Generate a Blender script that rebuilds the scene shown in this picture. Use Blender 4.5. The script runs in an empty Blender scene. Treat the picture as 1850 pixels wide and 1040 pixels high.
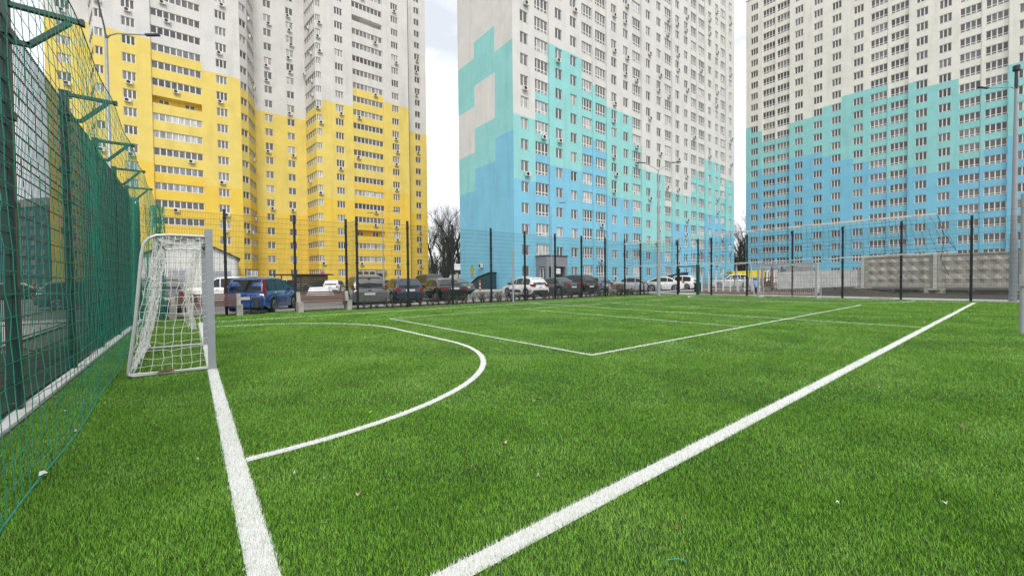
import bpy, math, random
import numpy as np
from mathutils import Matrix, Vector
random.seed(7); rng = np.random.default_rng(7)
D = bpy.data; SC = bpy.context.scene; COL = SC.collection
# ------------------------------------------------------------------ camera
# world axes: X along the touchline, Y along the goal line, origin at the near left corner of the volleyball court
CF, CYAW, CPIT, CROL = 736.76, 0.66720, -0.021289, -0.010289
CC = np.array([-5.3597, -4.6221, 1.3144])
def cam_rows():
    cy, sy, cp, sp = math.cos(CYAW), math.sin(CYAW), math.cos(CPIT), math.sin(CPIT)
    f = np.array([sy*cp, cy*cp, sp]); r = np.array([cy, -sy, 0.]); u = np.cross(r, f)
    c, s = math.cos(CROL), math.sin(CROL)
    return np.array([r*c+u*s, -r*s+u*c, f])
CM = cam_rows()
def project(p):
    d = CM @ (np.asarray(p, float)-CC)
    if d[2] < .05: return (-9999, -9999, d[2])
    return (925+CF*d[0]/d[2], 520-CF*d[1]/d[2], d[2])
def from_depth(px, py, dep):      # used only to choose where things stand
    return CC + (np.array([(px-925)/CF, -(py-520)/CF, 1.0]) @ CM)*dep
cam = D.objects.new('camera', D.cameras.new('camera')); COL.objects.link(cam)
cam.matrix_world = Matrix([[*(CM[0][i], CM[1][i], -CM[2][i]), CC[i]] for i in range(3)]+[[0, 0, 0, 1]])
cam.data.sensor_width = 36; cam.data.lens = 36*CF/1850; cam.data.clip_start = .05; cam.data.clip_end = 2500
SC.camera = cam
# ------------------------------------------------------------------ sky and sun (bright overcast)
SUN_EL, SUN_AZ = math.radians(48), math.radians(204)     # azimuth clockwise from +Y
W = D.worlds.new('World'); SC.world = W; W.use_nodes = True
nt = W.node_tree; nt.nodes.clear()
def N(t, typ, **kw):
    n = t.nodes.new(typ)
    for k, v in kw.items(): setattr(n, k, v)
    return n
sky = N(nt, 'ShaderNodeTexSky', sky_type='NISHITA', sun_disc=False)
sky.sun_elevation = SUN_EL; sky.sun_rotation = SUN_AZ
b1 = N(nt, 'ShaderNodeBackground'); b1.inputs[1].default_value = .10
nt.links.new(sky.outputs[0], b1.inputs[0])
tc = N(nt, 'ShaderNodeTexCoord'); mp = N(nt, 'ShaderNodeMapping'); mp.inputs['Scale'].default_value = (1, 1, 2.6)
nz = N(nt, 'ShaderNodeTexNoise'); nz.inputs['Scale'].default_value = 2.3; nz.inputs['Detail'].default_value = 7; nz.inputs['Roughness'].default_value = .55
cr = N(nt, 'ShaderNodeValToRGB')
cr.color_ramp.elements[0].position = .36; cr.color_ramp.elements[0].color = (.58, .605, .65, 1)
cr.color_ramp.elements[1].position = .56; cr.color_ramp.elements[1].color = (1.0, 1.01, 1.03, 1)
b2 = N(nt, 'ShaderNodeBackground'); b2.inputs[1].default_value = 1.13
nt.links.new(tc.outputs['Generated'], mp.inputs[0]); nt.links.new(mp.outputs[0], nz.inputs[0]); nt.links.new(nz.outputs[0], cr.inputs[0]); nt.links.new(cr.outputs[0], b2.inputs[0])
mx = N(nt, 'ShaderNodeMixShader'); mx.inputs[0].default_value = .86
out = N(nt, 'ShaderNodeOutputWorld')
nt.links.new(b1.outputs[0], mx.inputs[1]); nt.links.new(b2.outputs[0], mx.inputs[2]); nt.links.new(mx.outputs[0], out.inputs[0])
sl = D.lights.new('sun', 'SUN'); sl.energy = 1.5; sl.angle = math.radians(15); sl.color = (1, .96, .9)
so = D.objects.new('sun', sl); COL.objects.link(so)
sd = Vector((math.sin(SUN_AZ)*math.cos(SUN_EL), math.cos(SUN_AZ)*math.cos(SUN_EL), math.sin(SUN_EL)))
so.rotation_euler = sd.to_track_quat('Z', 'Y').to_euler(); so.location = sd*60
SC.view_settings.view_transform = 'Standard'; SC.view_settings.look = 'None'
SC.view_settings.exposure = .48; SC.view_settings.gamma = 1; SC.view_settings.use_curve_mapping = False
SC.cycles.max_bounces = 6; SC.cycles.transparent_max_bounces = 8
# ------------------------------------------------------------------ materials
def mat(name, col, rough=.6, metal=0., spec=.5, var=0., vscale=3., bump=0., bscale=40., island=0., stain=0., coat=0., stretch=(1, 1, 1)):
    m = D.materials.new(name); m.use_nodes = True; t = m.node_tree
    p = t.nodes['Principled BSDF']; p.inputs['Roughness'].default_value = rough; p.inputs['Metallic'].default_value = metal
    p.inputs['Specular IOR Level'].default_value = spec; p.inputs['Coat Weight'].default_value = coat
    p.inputs['Base Color'].default_value = (*col, 1)
    src = None
    if var or stain or island:
        g = N(t, 'ShaderNodeNewGeometry'); mpp = N(t, 'ShaderNodeMapping'); mpp.inputs['Scale'].default_value = stretch
        t.links.new(g.outputs['Position'], mpp.inputs[0])
        hs = N(t, 'ShaderNodeHueSaturation'); hs.inputs['Color'].default_value = (*col, 1)
        val = None
        if var:
            n1 = N(t, 'ShaderNodeTexNoise'); n1.inputs['Scale'].default_value = vscale; n1.inputs['Detail'].default_value = 6; n1.inputs['Roughness'].default_value = .62
            t.links.new(mpp.outputs[0], n1.inputs[0])
            r = N(t, 'ShaderNodeMapRange'); r.inputs[1].default_value = .3; r.inputs[2].default_value = .7; r.inputs[3].default_value = 1-var; r.inputs[4].default_value = 1+var
            t.links.new(n1.outputs[0], r.inputs[0]); val = r.outputs[0]
        if stain:
            n2 = N(t, 'ShaderNodeTexNoise'); n2.inputs['Scale'].default_value = .9; n2.inputs['Detail'].default_value = 8
            mp2 = N(t, 'ShaderNodeMapping'); mp2.inputs['Scale'].default_value = (1, 1, .12)
            t.links.new(g.outputs['Position'], mp2.inputs[0]); t.links.new(mp2.outputs[0], n2.inputs[0])
            r2 = N(t, 'ShaderNodeMapRange'); r2.inputs[1].default_value = .52; r2.inputs[2].default_value = .75; r2.inputs[3].default_value = 1; r2.inputs[4].default_value = 1-stain
            t.links.new(n2.outputs[0], r2.inputs[0])
            if val is None: val = r2.outputs[0]
            else:
                mu = N(t, 'ShaderNodeMath', operation='MULTIPLY'); t.links.new(val, mu.inputs[0]); t.links.new(r2.outputs[0], mu.inputs[1]); val = mu.outputs[0]
        if island:
            r3 = N(t, 'ShaderNodeMapRange'); r3.inputs[3].default_value = 1-island; r3.inputs[4].default_value = 1+island
            t.links.new(g.outputs['Random Per Island'], r3.inputs[0])
            if val is None: val = r3.outputs[0]
            else:
                mu = N(t, 'ShaderNodeMath', operation='MULTIPLY'); t.links.new(val, mu.inputs[0]); t.links.new(r3.outputs[0], mu.inputs[1]); val = mu.outputs[0]
        t.links.new(val, hs.inputs['Value']); t.links.new(hs.outputs[0], p.inputs['Base Color'])
    if bump:
        g2 = N(t, 'ShaderNodeNewGeometry'); nb = N(t, 'ShaderNodeTexNoise'); nb.inputs['Scale'].default_value = bscale; nb.inputs['Detail'].default_value = 4
        t.links.new(g2.outputs['Position'], nb.inputs[0]); bu = N(t, 'ShaderNodeBump'); bu.inputs['Strength'].default_value = bump; bu.inputs['Distance'].default_value = .02
        t.links.new(nb.outputs[0], bu.inputs['Height']); t.links.new(bu.outputs[0], p.inputs['Normal'])
    return m
WALLK = dict(rough=.9, spec=.15, var=.07, vscale=.4, stain=.12, bump=.35, bscale=9)
M = {}
M['white_wall'] = mat('white_render', (.67, .66, .625), **WALLK)
M['cream_wall'] = mat('cream_render', (.77, .755, .675), **WALLK)
M['teal_wall'] = mat('turquoise_render', (.30, .625, .605), **WALLK)
M['blue_wall'] = mat('sky_blue_render', (.22, .525, .68), **WALLK)
M['yellow_wall'] = mat('pale_yellow_render', (.77, .61, .17), **WALLK)
M['amber_wall'] = mat('amber_yellow_render', (.80, .565, .095), **WALLK)
M['dteal_wall'] = mat('dull_teal_render', (.055, .15, .17), **WALLK)
M['grey_render'] = mat('grey_render', (.32, .32, .33), rough=.9, var=.08, vscale=1)
M['reveal'] = mat('reveal_white', (.6, .6, .58), rough=.8)
M['upvc'] = mat('white_plastic_frame', (.78, .78, .75), rough=.4)
M['bronze_frame'] = mat('grey_brown_frame', (.30, .28, .25), rough=.5)
def glass_mat(name, c0, c1, c2, c3):
    m = D.materials.new(name); m.use_nodes = True; t = m.node_tree; p = t.nodes['Principled BSDF']
    g = N(t, 'ShaderNodeNewGeometry'); oi = N(t, 'ShaderNodeObjectInfo')
    mul = N(t, 'ShaderNodeMath', operation='MULTIPLY'); mul.inputs[1].default_value = .62
    mu2 = N(t, 'ShaderNodeMath', operation='MULTIPLY'); mu2.inputs[1].default_value = .38
    ad = N(t, 'ShaderNodeMath', operation='ADD')
    t.links.new(oi.outputs['Random'], mul.inputs[0]); t.links.new(g.outputs['Random Per Island'], mu2.inputs[0]); t.links.new(mul.outputs[0], ad.inputs[0]); t.links.new(mu2.outputs[0], ad.inputs[1])
    r = N(t, 'ShaderNodeValToRGB'); e = r.color_ramp.elements
    e[0].position = 0; e[0].color = (*c0, 1); e[1].position = 1; e[1].color = (*c3, 1)
    for pos, c in ((.4, c1), (.66, c2), (.88, c3)):
        x = e.new(pos); x.color = (*c, 1)
    t.links.new(ad.outputs[0], r.inputs[0])
    w = N(t, 'ShaderNodeTexNoise'); w.inputs['Scale'].default_value = 2.2; mpp = N(t, 'ShaderNodeMapping'); mpp.inputs['Scale'].default_value = (6, 6, .5)
    t.links.new(g.outputs['Position'], mpp.inputs[0]); t.links.new(mpp.outputs[0], w.inputs[0])
    rr = N(t, 'ShaderNodeMapRange'); rr.inputs[1].default_value = .35; rr.inputs[2].default_value = .65; rr.inputs[3].default_value = .6; rr.inputs[4].default_value = 1.35
    t.links.new(w.outputs[0], rr.inputs[0]); hs = N(t, 'ShaderNodeHueSaturation'); t.links.new(r.outputs[0], hs.inputs['Color']); t.links.new(rr.outputs[0], hs.inputs['Value'])
    t.links.new(hs.outputs[0], p.inputs['Base Color'])
    p.inputs['Roughness'].default_value = .06; p.inputs['Specular IOR Level'].default_value = .55
    return m
M['glass'] = glass_mat('window_glass', (.045, .045, .045), (.115, .112, .108), (.235, .23, .225), (.56, .56, .55))
M['glass_new'] = glass_mat('empty_flat_glass', (.05, .046, .042), (.095, .088, .08), (.14, .13, .12), (.24, .23, .22))
M['ac_white'] = mat('air_conditioner_white', (.66, .65, .61), rough=.5, var=.08, vscale=2)
M['black'] = mat('black_plastic', (.012, .012, .013), rough=.5)
M['dark'] = mat('dark_grey', (.035, .036, .04), rough=.6)
M['green_metal'] = mat('dark_green_powder_coat', (.008, .052, .038), rough=.42, var=.12, vscale=6)
M['black_metal'] = mat('near_black_green_coat', (.004, .009, .010), rough=.6)
M['green_cord'] = mat('green_net_cord', (.015, .22, .14), rough=.7)
M['white_cord'] = mat('white_net_cord', (.72, .72, .68), rough=.8)
M['black_cord'] = mat('black_net_cord', (.02, .025, .03), rough=.8)
M['steel_paint'] = mat('grey_painted_steel', (.29, .31, .33), rough=.45, var=.05, vscale=8)
M['galv'] = mat('galvanised_steel', (.34, .36, .37), rough=.4, metal=.35, var=.12, vscale=6)
M['tube_white'] = mat('silver_white_tube', (.55, .56, .55), rough=.35, metal=.3)
M['concrete'] = mat('weathered_concrete', (.35, .335, .29), rough=.92, var=.25, vscale=3.2, bump=.6, bscale=25, stain=.3)
M['concrete_lt'] = mat('pale_concrete', (.46, .455, .43), rough=.9, var=.13, vscale=5, bump=.4, bscale=40)
M['kerb'] = mat('white_concrete_kerb', (.56, .55, .52), rough=.9, var=.16, vscale=5, bump=.3, bscale=50)
M['asphalt'] = mat('worn_asphalt', (.155, .15, .145), rough=.95, var=.22, vscale=.5, bump=.4, bscale=60)
M['paving'] = mat('pale_paving', (.36, .345, .32), rough=.92, var=.15, vscale=1.5, bump=.3, bscale=30)
M['soil'] = mat('dark_soil', (.045, .037, .029), rough=1, var=.45, vscale=3, bump=1, bscale=14)
M['clay'] = mat('red_brown_soil', (.19, .09, .06), rough=1, var=.3, vscale=2, bump=1, bscale=10)
M['lawn'] = mat('sparse_ground', (.13, .12, .09), rough=1, var=.3, vscale=.25)
M['wood'] = mat('brown_slat_wood', (.125, .066, .046), rough=.6, island=.22, var=.18, vscale=7, stretch=(1, 1, 8))
M['dark_wood'] = mat('dark_brown_board', (.022, .017, .014), rough=.7, island=.3)
M['bark'] = mat('dark_bark', (.055, .045, .038), rough=1, var=.25, vscale=3)
M['twig'] = mat('grey_brown_twigs', (.085, .07, .06), rough=1)
M['shrub'] = mat('dry_purple_brown_leaves', (.11, .075, .062), rough=.9, island=.4)
M['tyre'] = mat('tyre_rubber', (.014, .014, .014), rough=.85)
M['rim'] = mat('alloy_rim', (.42, .43, .45), rough=.32, metal=.7)
M['car_glass'] = mat('car_glass', (.012, .014, .015), rough=.07, spec=.42)
M['red_light'] = mat('red_lamp', (.25, .012, .016), rough=.15, coat=.6)
M['clear_light'] = mat('clear_lamp', (.55, .56, .57), rough=.12, coat=.6)
M['plate'] = mat('number_plate_white', (.66, .66, .64), rough=.5)
M['trim'] = mat('black_trim', (.02, .02, .021), rough=.55)
M['blue_paint'] = mat('blue_playground_paint', (.025, .09, .30), rough=.4)
M['yellow_paint'] = mat('yellow_paint', (.78, .62, .03), rough=.4)
M['rust'] = mat('rusty_steel', (.16, .055, .03), rough=.8, var=.3, vscale=6)
M['orange'] = mat('orange_plastic', (.62, .10, .04), rough=.5)
M['leaf_tan'] = mat('dry_leaf', (.42, .30, .18), rough=.8, var=.25, vscale=40)
M['leaf_pale'] = mat('pale_leaf', (.62, .60, .52), rough=.8, var=.2, vscale=40)
M['leaf_green'] = mat('fresh_leaf', (.17, .50, .03), rough=.5)
M['leaf_brown'] = mat('brown_leaf', (.20, .10, .055), rough=.8, var=.3, vscale=40)
M['teal_plastic'] = mat('turquoise_string', (.05, .42, .36), rough=.5)
M['white_paint'] = mat('white_paint', (.74, .74, .72), rough=.5, var=.06, vscale=2)
M['tape'] = mat('greyed_white_tape', (.56, .56, .54), rough=.8)
M['old_white'] = mat('stained_white_sheet', (.52, .52, .50), rough=.7, var=.2, vscale=2, stain=.35)
M['mural'] = mat('yellow_green_painted_figure', (.42, .40, .10), rough=.8, var=.5, vscale=2.5)
M['pink'] = mat('pink_shop_sign', (.45, .12, .34), rough=.5)
def paint(name, c, metal=0.): return mat('car_paint_'+name, c, rough=.25, coat=1., metal=metal, spec=.5)
# turf: colour changes by position and by blade only
def turf_mat(name, c1, c2, c3, isl):
    m = D.materials.new(name); m.use_nodes = True; t = m.node_tree; p = t.nodes['Principled BSDF']
    g = N(t, 'ShaderNodeNewGeometry'); n1 = N(t, 'ShaderNodeTexNoise'); n1.inputs['Scale'].default_value = .75; n1.inputs['Detail'].default_value = 7; n1.inputs['Roughness'].default_value = .62
    t.links.new(g.outputs['Position'], n1.inputs[0])
    r = N(t, 'ShaderNodeValToRGB'); e = r.color_ramp.elements; e[0].position = .32; e[0].color = (*c1, 1); e[1].position = .74; e[1].color = (*c3, 1); x = e.new(.5); x.color = (*c2, 1)
    t.links.new(n1.outputs[0], r.inputs[0]); hs = N(t, 'ShaderNodeHueSaturation'); t.links.new(r.outputs[0], hs.inputs['Color'])
    mr = N(t, 'ShaderNodeMapRange'); mr.inputs[3].default_value = 1-isl; mr.inputs[4].default_value = 1+isl
    if isl > .3: t.links.new(g.outputs['Random Per Island'], mr.inputs[0])
    else:
        n2 = N(t, 'ShaderNodeTexNoise'); n2.inputs['Scale'].default_value = 45; n2.inputs['Detail'].default_value = 3; t.links.new(g.outputs['Position'], n2.inputs[0]); t.links.new(n2.outputs[0], mr.inputs[0])
        mr.inputs[1].default_value = .3; mr.inputs[2].default_value = .7
    t.links.new(mr.outputs[0], hs.inputs['Value']); t.links.new(hs.outputs[0], p.inputs['Base Color'])
    p.inputs['Roughness'].default_value = .5; p.inputs['Specular IOR Level'].default_value = .25
    return m
M['turf_base'] = turf_mat('turf_backing', (.014, .034, .006), (.018, .044, .007), (.028, .060, .010), .3)
M['blade'] = turf_mat('turf_blade', (.092, .232, .016), (.142, .325, .027), (.230, .425, .075), .72)
M['line'] = mat('white_turf_line', (.70, .71, .68), rough=.85, var=.12, vscale=60, bump=.8, bscale=120)
M['blade_white'] = mat('white_turf_blade', (.80, .81, .78), rough=.7, island=.14)
# ------------------------------------------------------------------ mesh helpers
class MB:
    def __init__(s): s.v = []; s.f = []; s.m = []; s.mi = 0
    def add(s, vs, fs):
        b = len(s.v); s.v += [tuple(map(float, p)) for p in vs]
        for q in fs: s.f.append(tuple(b+i for i in q)); s.m.append(s.mi)
    def quad(s, a, b, c, d): s.add((a, b, c, d), ((0, 1, 2, 3),))
    def box(s, lo, hi):
        x0, y0, z0 = lo; x1, y1, z1 = hi
        s.add([(x0, y0, z0), (x1, y0, z0), (x1, y1, z0), (x0, y1, z0), (x0, y0, z1), (x1, y0, z1), (x1, y1, z1), (x0, y1, z1)],
              [(0, 3, 2, 1), (4, 5, 6, 7), (0, 1, 5, 4), (1, 2, 6, 5), (2, 3, 7, 6), (3, 0, 4, 7)])
    def tube(s, pts, r, n=6, cap=True):
        pts = [Vector(p) for p in pts]; k = len(pts)
        rs = r if isinstance(r, (list, tuple)) else [r]*k
        base = len(s.v); up = None
        for i, p in enumerate(pts):
            t = (pts[min(i+1, k-1)]-pts[max(i-1, 0)]).normalized()
            if up is None: up = Vector((0, 0, 1)) if abs(t.z) < .9 else Vector((1, 0, 0))
            a = t.cross(up).normalized(); up = a.cross(t)
            for j in range(n):
                an = 2*math.pi*(j+.5)/n; q = p+(a*math.cos(an)+up*math.sin(an))*rs[i]; s.v.append(tuple(q))
        for i in range(k-1):
            for j in range(n):
                s.f.append((base+i*n+j, base+i*n+(j+1) % n, base+(i+1)*n+(j+1) % n, base+(i+1)*n+j)); s.m.append(s.mi)
        if cap:
            s.f.append(tuple(base+j for j in range(n))[::-1]); s.m.append(s.mi); s.f.append(tuple(base+(k-1)*n+j for j in range(n))); s.m.append(s.mi)
    def disc(s, c, axis, r, h, n=20):
        a = Vector(axis).normalized(); c = Vector(c); s.tube([c, c+a*h], r, n)
    def bar(s, p, q, w, h=None):       # rectangular bar between two points
        h = h or w; p = Vector(p); q = Vector(q); t = (q-p).normalized(); up = Vector((0, 0, 1)) if abs(t.z) < .95 else Vector((0, 1, 0))
        a = t.cross(up).normalized()*w/2; b = a.cross(t).normalized()*h/2
        s.add([p-a-b, p+a-b, p+a+b, p-a+b, q-a-b, q+a-b, q+a+b, q-a+b], [(0, 3, 2, 1), (4, 5, 6, 7), (0, 1, 5, 4), (1, 2, 6, 5), (2, 3, 7, 6), (3, 0, 4, 7)])
    def mesh(s, name, mats, smooth=None):
        me = D.meshes.new(name); me.from_pydata(s.v, [], s.f)
        for m_ in (mats if isinstance(mats, (list, tuple)) else [mats]): me.materials.append(m_)
        if any(s.m): me.polygons.foreach_set('material_index', s.m)
        if smooth:
            me.polygons.foreach_set('use_smooth', [True]*len(me.polygons))
            me.set_sharp_from_angle(angle=math.radians(smooth))
        me.update(); return me
def link(o, parent=None):
    COL.objects.link(o)
    if parent: o.parent = parent
    return o
def obj(name, mb, mats, parent=None, smooth=None, loc=None, rot=None):
    me = mb if isinstance(mb, bpy.types.Mesh) else mb.mesh(name, mats, smooth)
    o = D.objects.new(name, me)
    if loc is not None: o.location = tuple(map(float, loc))
    if rot is not None: o.rotation_euler = rot
    return link(o, parent)
def tag(o, label=None, cat=None, group=None, kind=None):
    if label: o['label'] = label
    if cat: o['category'] = cat
    if group: o['group'] = group
    if kind: o['kind'] = kind
    return o
def thing(name, label, cat, loc=(0, 0, 0), rz=0, group=None):
    o = D.objects.new(name, None); o.empty_display_size = .3; o.location = tuple(map(float, loc)); o.rotation_euler = (0, 0, rz)
    link(o); return tag(o, label, cat, group)
def copy_tree(o, parent=None):
    c = o.copy(); COL.objects.link(c)
    if parent: c.parent = parent
    for ch in list(o.children): copy_tree(ch, c)
    return c
def sheet(name, x0, x1, y0, y1, z, m, nx=1, ny=1, zf=None):
    b = MB()
    for i in range(nx):
        for j in range(ny):
            xs = [x0+(x1-x0)*(i+a)/nx for a in (0, 1)]; ys = [y0+(y1-y0)*(j+a)/ny for a in (0, 1)]
            b.quad((xs[0], ys[0], z), (xs[1], ys[0], z), (xs[1], ys[1], z), (xs[0], ys[1], z))
    return tag(obj(name, b, m), kind='structure')
# ------------------------------------------------------------------ ground
XL, XE, YF, YFL, YN = -6.8, 24.8, 14.3, 15.3, -8.0     # fence lines: left, end, far, far (bench bay), near edge of turf
sheet('ground', -900, 900, -400, 1200, -.09, M['lawn'])
sheet('car_park', -40, 110, 15.9, 37.2, -.03, M['asphalt'])
sheet('road', -70, 120, 54, 82, -.034, M['asphalt'])
sheet('yard', -60, 28.2, 37.2, 54, -.03, M['asphalt'])
sheet('playground_path', -40, -8.6, 4.2, 15.9, -.035, M['paving'])
b = MB(); sx = 70
for i in range(sx):                     # rough soil bed along the left fence
    for j in range(14):
        def P(a, c):
            x = -10.4+c*(3.45/14); y = -6+a*(13.0/sx); h = .02+.16*max(0, math.sin(c*1.7+a*.9)*.5+math.sin(a*2.3-c)*.5+.15)*(1 if 0 < c < 14 else 0)
            return (x, y, h-.05)
        b.quad(P(i, j), P(i+1, j), P(i+1, j+1), P(i, j+1))
tag(obj('soil', b, M['soil']), kind='structure')
sheet('pavement', 15.5, 28, 33.5, 37.15, .06, M['paving'])
sheet('end_path', 25.0, 27.8, -14, 15.4, -.012, M['concrete_lt'])
sheet('end_soil', 27.8, 60, -30, 13, -.02, M['soil'])
sheet('red_ground', 28.6, 33.5, 4.8, 13.2, .02, M['clay'])
pitch = sheet('pitch', XL+.13, XE-.1, YN, YF-.05, 0, M['turf_base'])
sheet('bench_bay_turf', XL+.13, .5, YF-.05, YFL-.05, 0, M['turf_base'])
# markings
GLX, TLY, TFY = -5.13, -3.05, 12.08; GFX = 23.1; GP0, GP1, AR = 3.03, 6.10, 4.1
SEGS = [((GLX, TLY), (GLX, TFY), .12), ((GLX, TLY), (GFX, TLY), .115), ((GLX, TFY), (GFX, TFY), .085), ((GFX, TLY), (GFX, TFY), .085),
        ((0, 0), (18, 0), .06), ((0, 9), (18, 9), .05), ((0, 0), (0, 9), .06), ((18, 0), (18, 9), .05), ((6, 0), (6, 9), .05), ((12, 0), (12, 9), .05),
        ((9, TLY), (9, TFY), .06)]
def arc_pts(x, s):
    p = [(x+s*AR*math.sin(a), GP0-AR*math.cos(a)) for a in np.linspace(.016, math.pi/2, 25)]
    return p+[(x+s*AR*math.cos(a), GP1+AR*math.sin(a)) for a in np.linspace(0, math.pi/2-.016, 25)]
for pts in (arc_pts(GLX, 1), arc_pts(GFX, -1)):
    for a, c in zip(pts[:-1], pts[1:]): SEGS.append((a, c, .085))
b = MB(); zoff = .004
for n, (a, c, w) in enumerate(SEGS):
    a = np.array(a, float); c = np.array(c, float); t = (c-a)/np.linalg.norm(c-a); nn = np.array([-t[1], t[0]])*w/2; z = .004+.0004*n
    if n >= 11: z = .0088+.0002*(n % 2)
    b.quad((*(a-nn), z), (*(c-nn), z), (*(c+nn), z), (*(a+nn), z))
tag(obj('pitch_marking', b, M['line']), kind='structure')
def near_line(P, jit):
    on = np.zeros(len(P), bool)
    for a, c, w in SEGS:
        a = np.array(a); d = np.array(c)-a; L2 = d@d; t = np.clip(((P-a)@d)/L2, 0, 1)
        q = P-a-t[:, None]*d; on |= (np.hypot(q[:, 0], q[:, 1])+rng.normal(0, .0065, len(P)) < w/2+jit)
    return on & (rng.random(len(P)) > .05)
# turf blades, dense near the photographer and thinner further off
def blades():
    P = []; S = []
    fwd = CM[2][:2]/np.linalg.norm(CM[2][:2])
    for d0, d1, dens, sc in ((1.2, 2.6, 27000, .66), (2.6, 4.2, 17500, .72), (4.2, 7, 9500, .86), (7, 11.5, 4600, 1.12), (11.5, 19, 1800, 1.6), (19, 31, 600, 2.3)):
        n = int(dens*((d1*1.75)**2-d0**2)*1.02)
        R_ = np.sqrt(rng.random(n)*((d1*1.75)**2-(d0)**2)+d0**2); A = CYAW+(rng.random(n)-.5)*2*math.radians(57)
        X = CC[0]+R_*np.sin(A); Y = CC[1]+R_*np.cos(A); dep = (X-CC[0])*fwd[0]+(Y-CC[1])*fwd[1]
        area = math.radians(114)/2*((d1*1.75)**2-d0**2); keep = (dep >= d0) & (dep < d1) & (X > XL+.16) & (X < XE-.15) & (Y > YN) & (Y < np.where(X < .5, YFL-.1, YF-.1)) & (rng.random(n) < dens*area/n)
        P.append(np.stack([X[keep], Y[keep]], 1)); S.append(np.full(keep.sum(), sc))
    return np.concatenate(P), np.concatenate(S)
P, S = blades(); n = len(P)
ang = rng.random(n)*2*math.pi; hgt = (.013+.015*rng.random(n))*np.clip(S, 1, 1.7)**.55; wid = (.0036+.0026*rng.random(n))*S
lean = (.004+.016*rng.random(n))*S**.5; la = ang+math.pi/2+rng.normal(0, .7, n)+0.0; la = np.where(rng.random(n) < .22, math.radians(70)+rng.normal(0, .5, n), la)
V = np.zeros((n, 3, 3)); dx = np.cos(ang)*wid/2; dy = np.sin(ang)*wid/2
V[:, 0] = np.stack([P[:, 0]-dx, P[:, 1]-dy, np.full(n, -.001)], 1); V[:, 1] = np.stack([P[:, 0]+dx, P[:, 1]+dy, np.full(n, -.001)], 1)
V[:, 2] = np.stack([P[:, 0]+np.cos(la)*lean, P[:, 1]+np.sin(la)*lean, hgt], 1)
me = D.meshes.new('grass'); me.vertices.add(3*n); me.vertices.foreach_set('co', V.ravel()); me.loops.add(3*n); me.loops.foreach_set('vertex_index', np.arange(3*n, dtype=np.int32))
me.polygons.add(n); me.polygons.foreach_set('loop_start', np.arange(0, 3*n, 3, dtype=np.int32)); me.polygons.foreach_set('loop_total', np.full(n, 3, np.int32))
me.materials.append(M['blade']); me.materials.append(M['blade_white']); me.polygons.foreach_set('material_index', near_line(P, .0).astype(np.int32)); me.update(); me.validate()
tag(link(D.objects.new('grass', me)), 'short green artificial grass blades covering the pitch', 'grass', kind='stuff')
print('blades', n)
# kerb stones round the pitch
KS = tag(obj('kerb', (lambda q: (q.box((XL-.02, -8, -.12), (XL+.12, 15.3, -.03)), q)[1])(MB()), M['concrete_lt']), kind='structure')
ks = MB(); ks.box((-.06, .006, -.1), (.06, .994, .035)); ksm = ks.mesh('kerb_stone', M['kerb'])
for i in range(23):
    o = obj('kerb_stone', ksm, None, KS, loc=(XL+.06+random.uniform(-.006, .006), -8+i, random.uniform(-.008, .006)), rot=(0, 0, random.uniform(-.006, .006)))
KE = tag(obj('end_kerb', (lambda q: (q.box((XE+.02, -14, -.12), (XE+.16, 14.4, -.02)), q)[1])(MB()), M['concrete_lt']), kind='structure')
for i in range(28): obj('kerb_stone', ksm, None, KE, loc=(XE+.09, -14+i, random.uniform(-.01, .05)))
KF = tag(obj('far_kerb', (lambda q: (q.box((-30, 15.98, -.12), (90, 16.12, .0)), q)[1])(MB()), M['concrete_lt']), kind='structure')
kx = MB(); kx.box((.006, -.07, -.1), (.994, .07, .09)); kxm = kx.mesh('kerb_stone', M['kerb'])
for i in range(60): obj('kerb_stone', kxm, None, KF, loc=(-12+i, 16.05, random.uniform(-.006, .006)))
KP = tag(obj('yard_kerb', (lambda q: (q.box((15.4, 33.3, -.1), (28.2, 33.48, .04)), q)[1])(MB()), M['concrete_lt']), kind='structure')
for i in range(12): obj('kerb_stone', kxm, None, KP, loc=(15.5+i, 33.39, .06))
sheet('planting_strip', XL, 24, YF+.12, 15.95, -.015, M['soil'])
# ------------------------------------------------------------------ towers
def win_frame(name, w, h, muls, trans=None, t=.08, sill=.06, fm='upvc', gm='glass', low=None):
    """frame + glazing meshes, origin at the bottom middle of the opening; local -y looks out"""
    f = MB(); g = MB(); x0, x1 = -w/2, w/2; d0, d1 = .06, .13
    f.box((x0, d0, 0), (x1, d1, t)); f.box((x0, d0, h-t), (x1, d1, h)); f.box((x0, d0, t), (x0+t, d1, h-t)); f.box((x1-t, d0, t), (x1, d1, h-t))
    if sill: f.box((x0-.05, -.06, -.05), (x1+.05, d0-.002, -.003))
    xs = [x0+t]+[x0+w*q for q in muls]+[x1-t]
    zt = None
    if trans: zt = h*trans; f.box((x0+t, d0+.002, zt-.05), (x1-t, d1-.002, zt+.05))
    for q in muls:
        x = x0+w*q
        f.box((x-.07, d0-.004, t), (x+.07, d1-.004, h-t))
    for i in range(len(xs)-1):
        a, c = xs[i], xs[i+1]; ry = random.uniform(-.006, .006)
        if zt:
            g.quad((a, .10, t), (c, .10, t), (c, .10, zt), (a, .10, zt)); g.quad((a, .10+ry, zt), (c, .10-ry, zt), (c, .10-ry, h-t), (a, .10+ry, h-t))
        else: g.quad((a, .10+ry, t), (c, .10-ry, t), (c, .10-ry, h-t), (a, .10+ry, h-t))
    return dict(f=f, g=g, fm=f.mesh('window', M[fm]), gm=g.mesh('pane', M[gm]), mats=(fm, gm))
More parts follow.
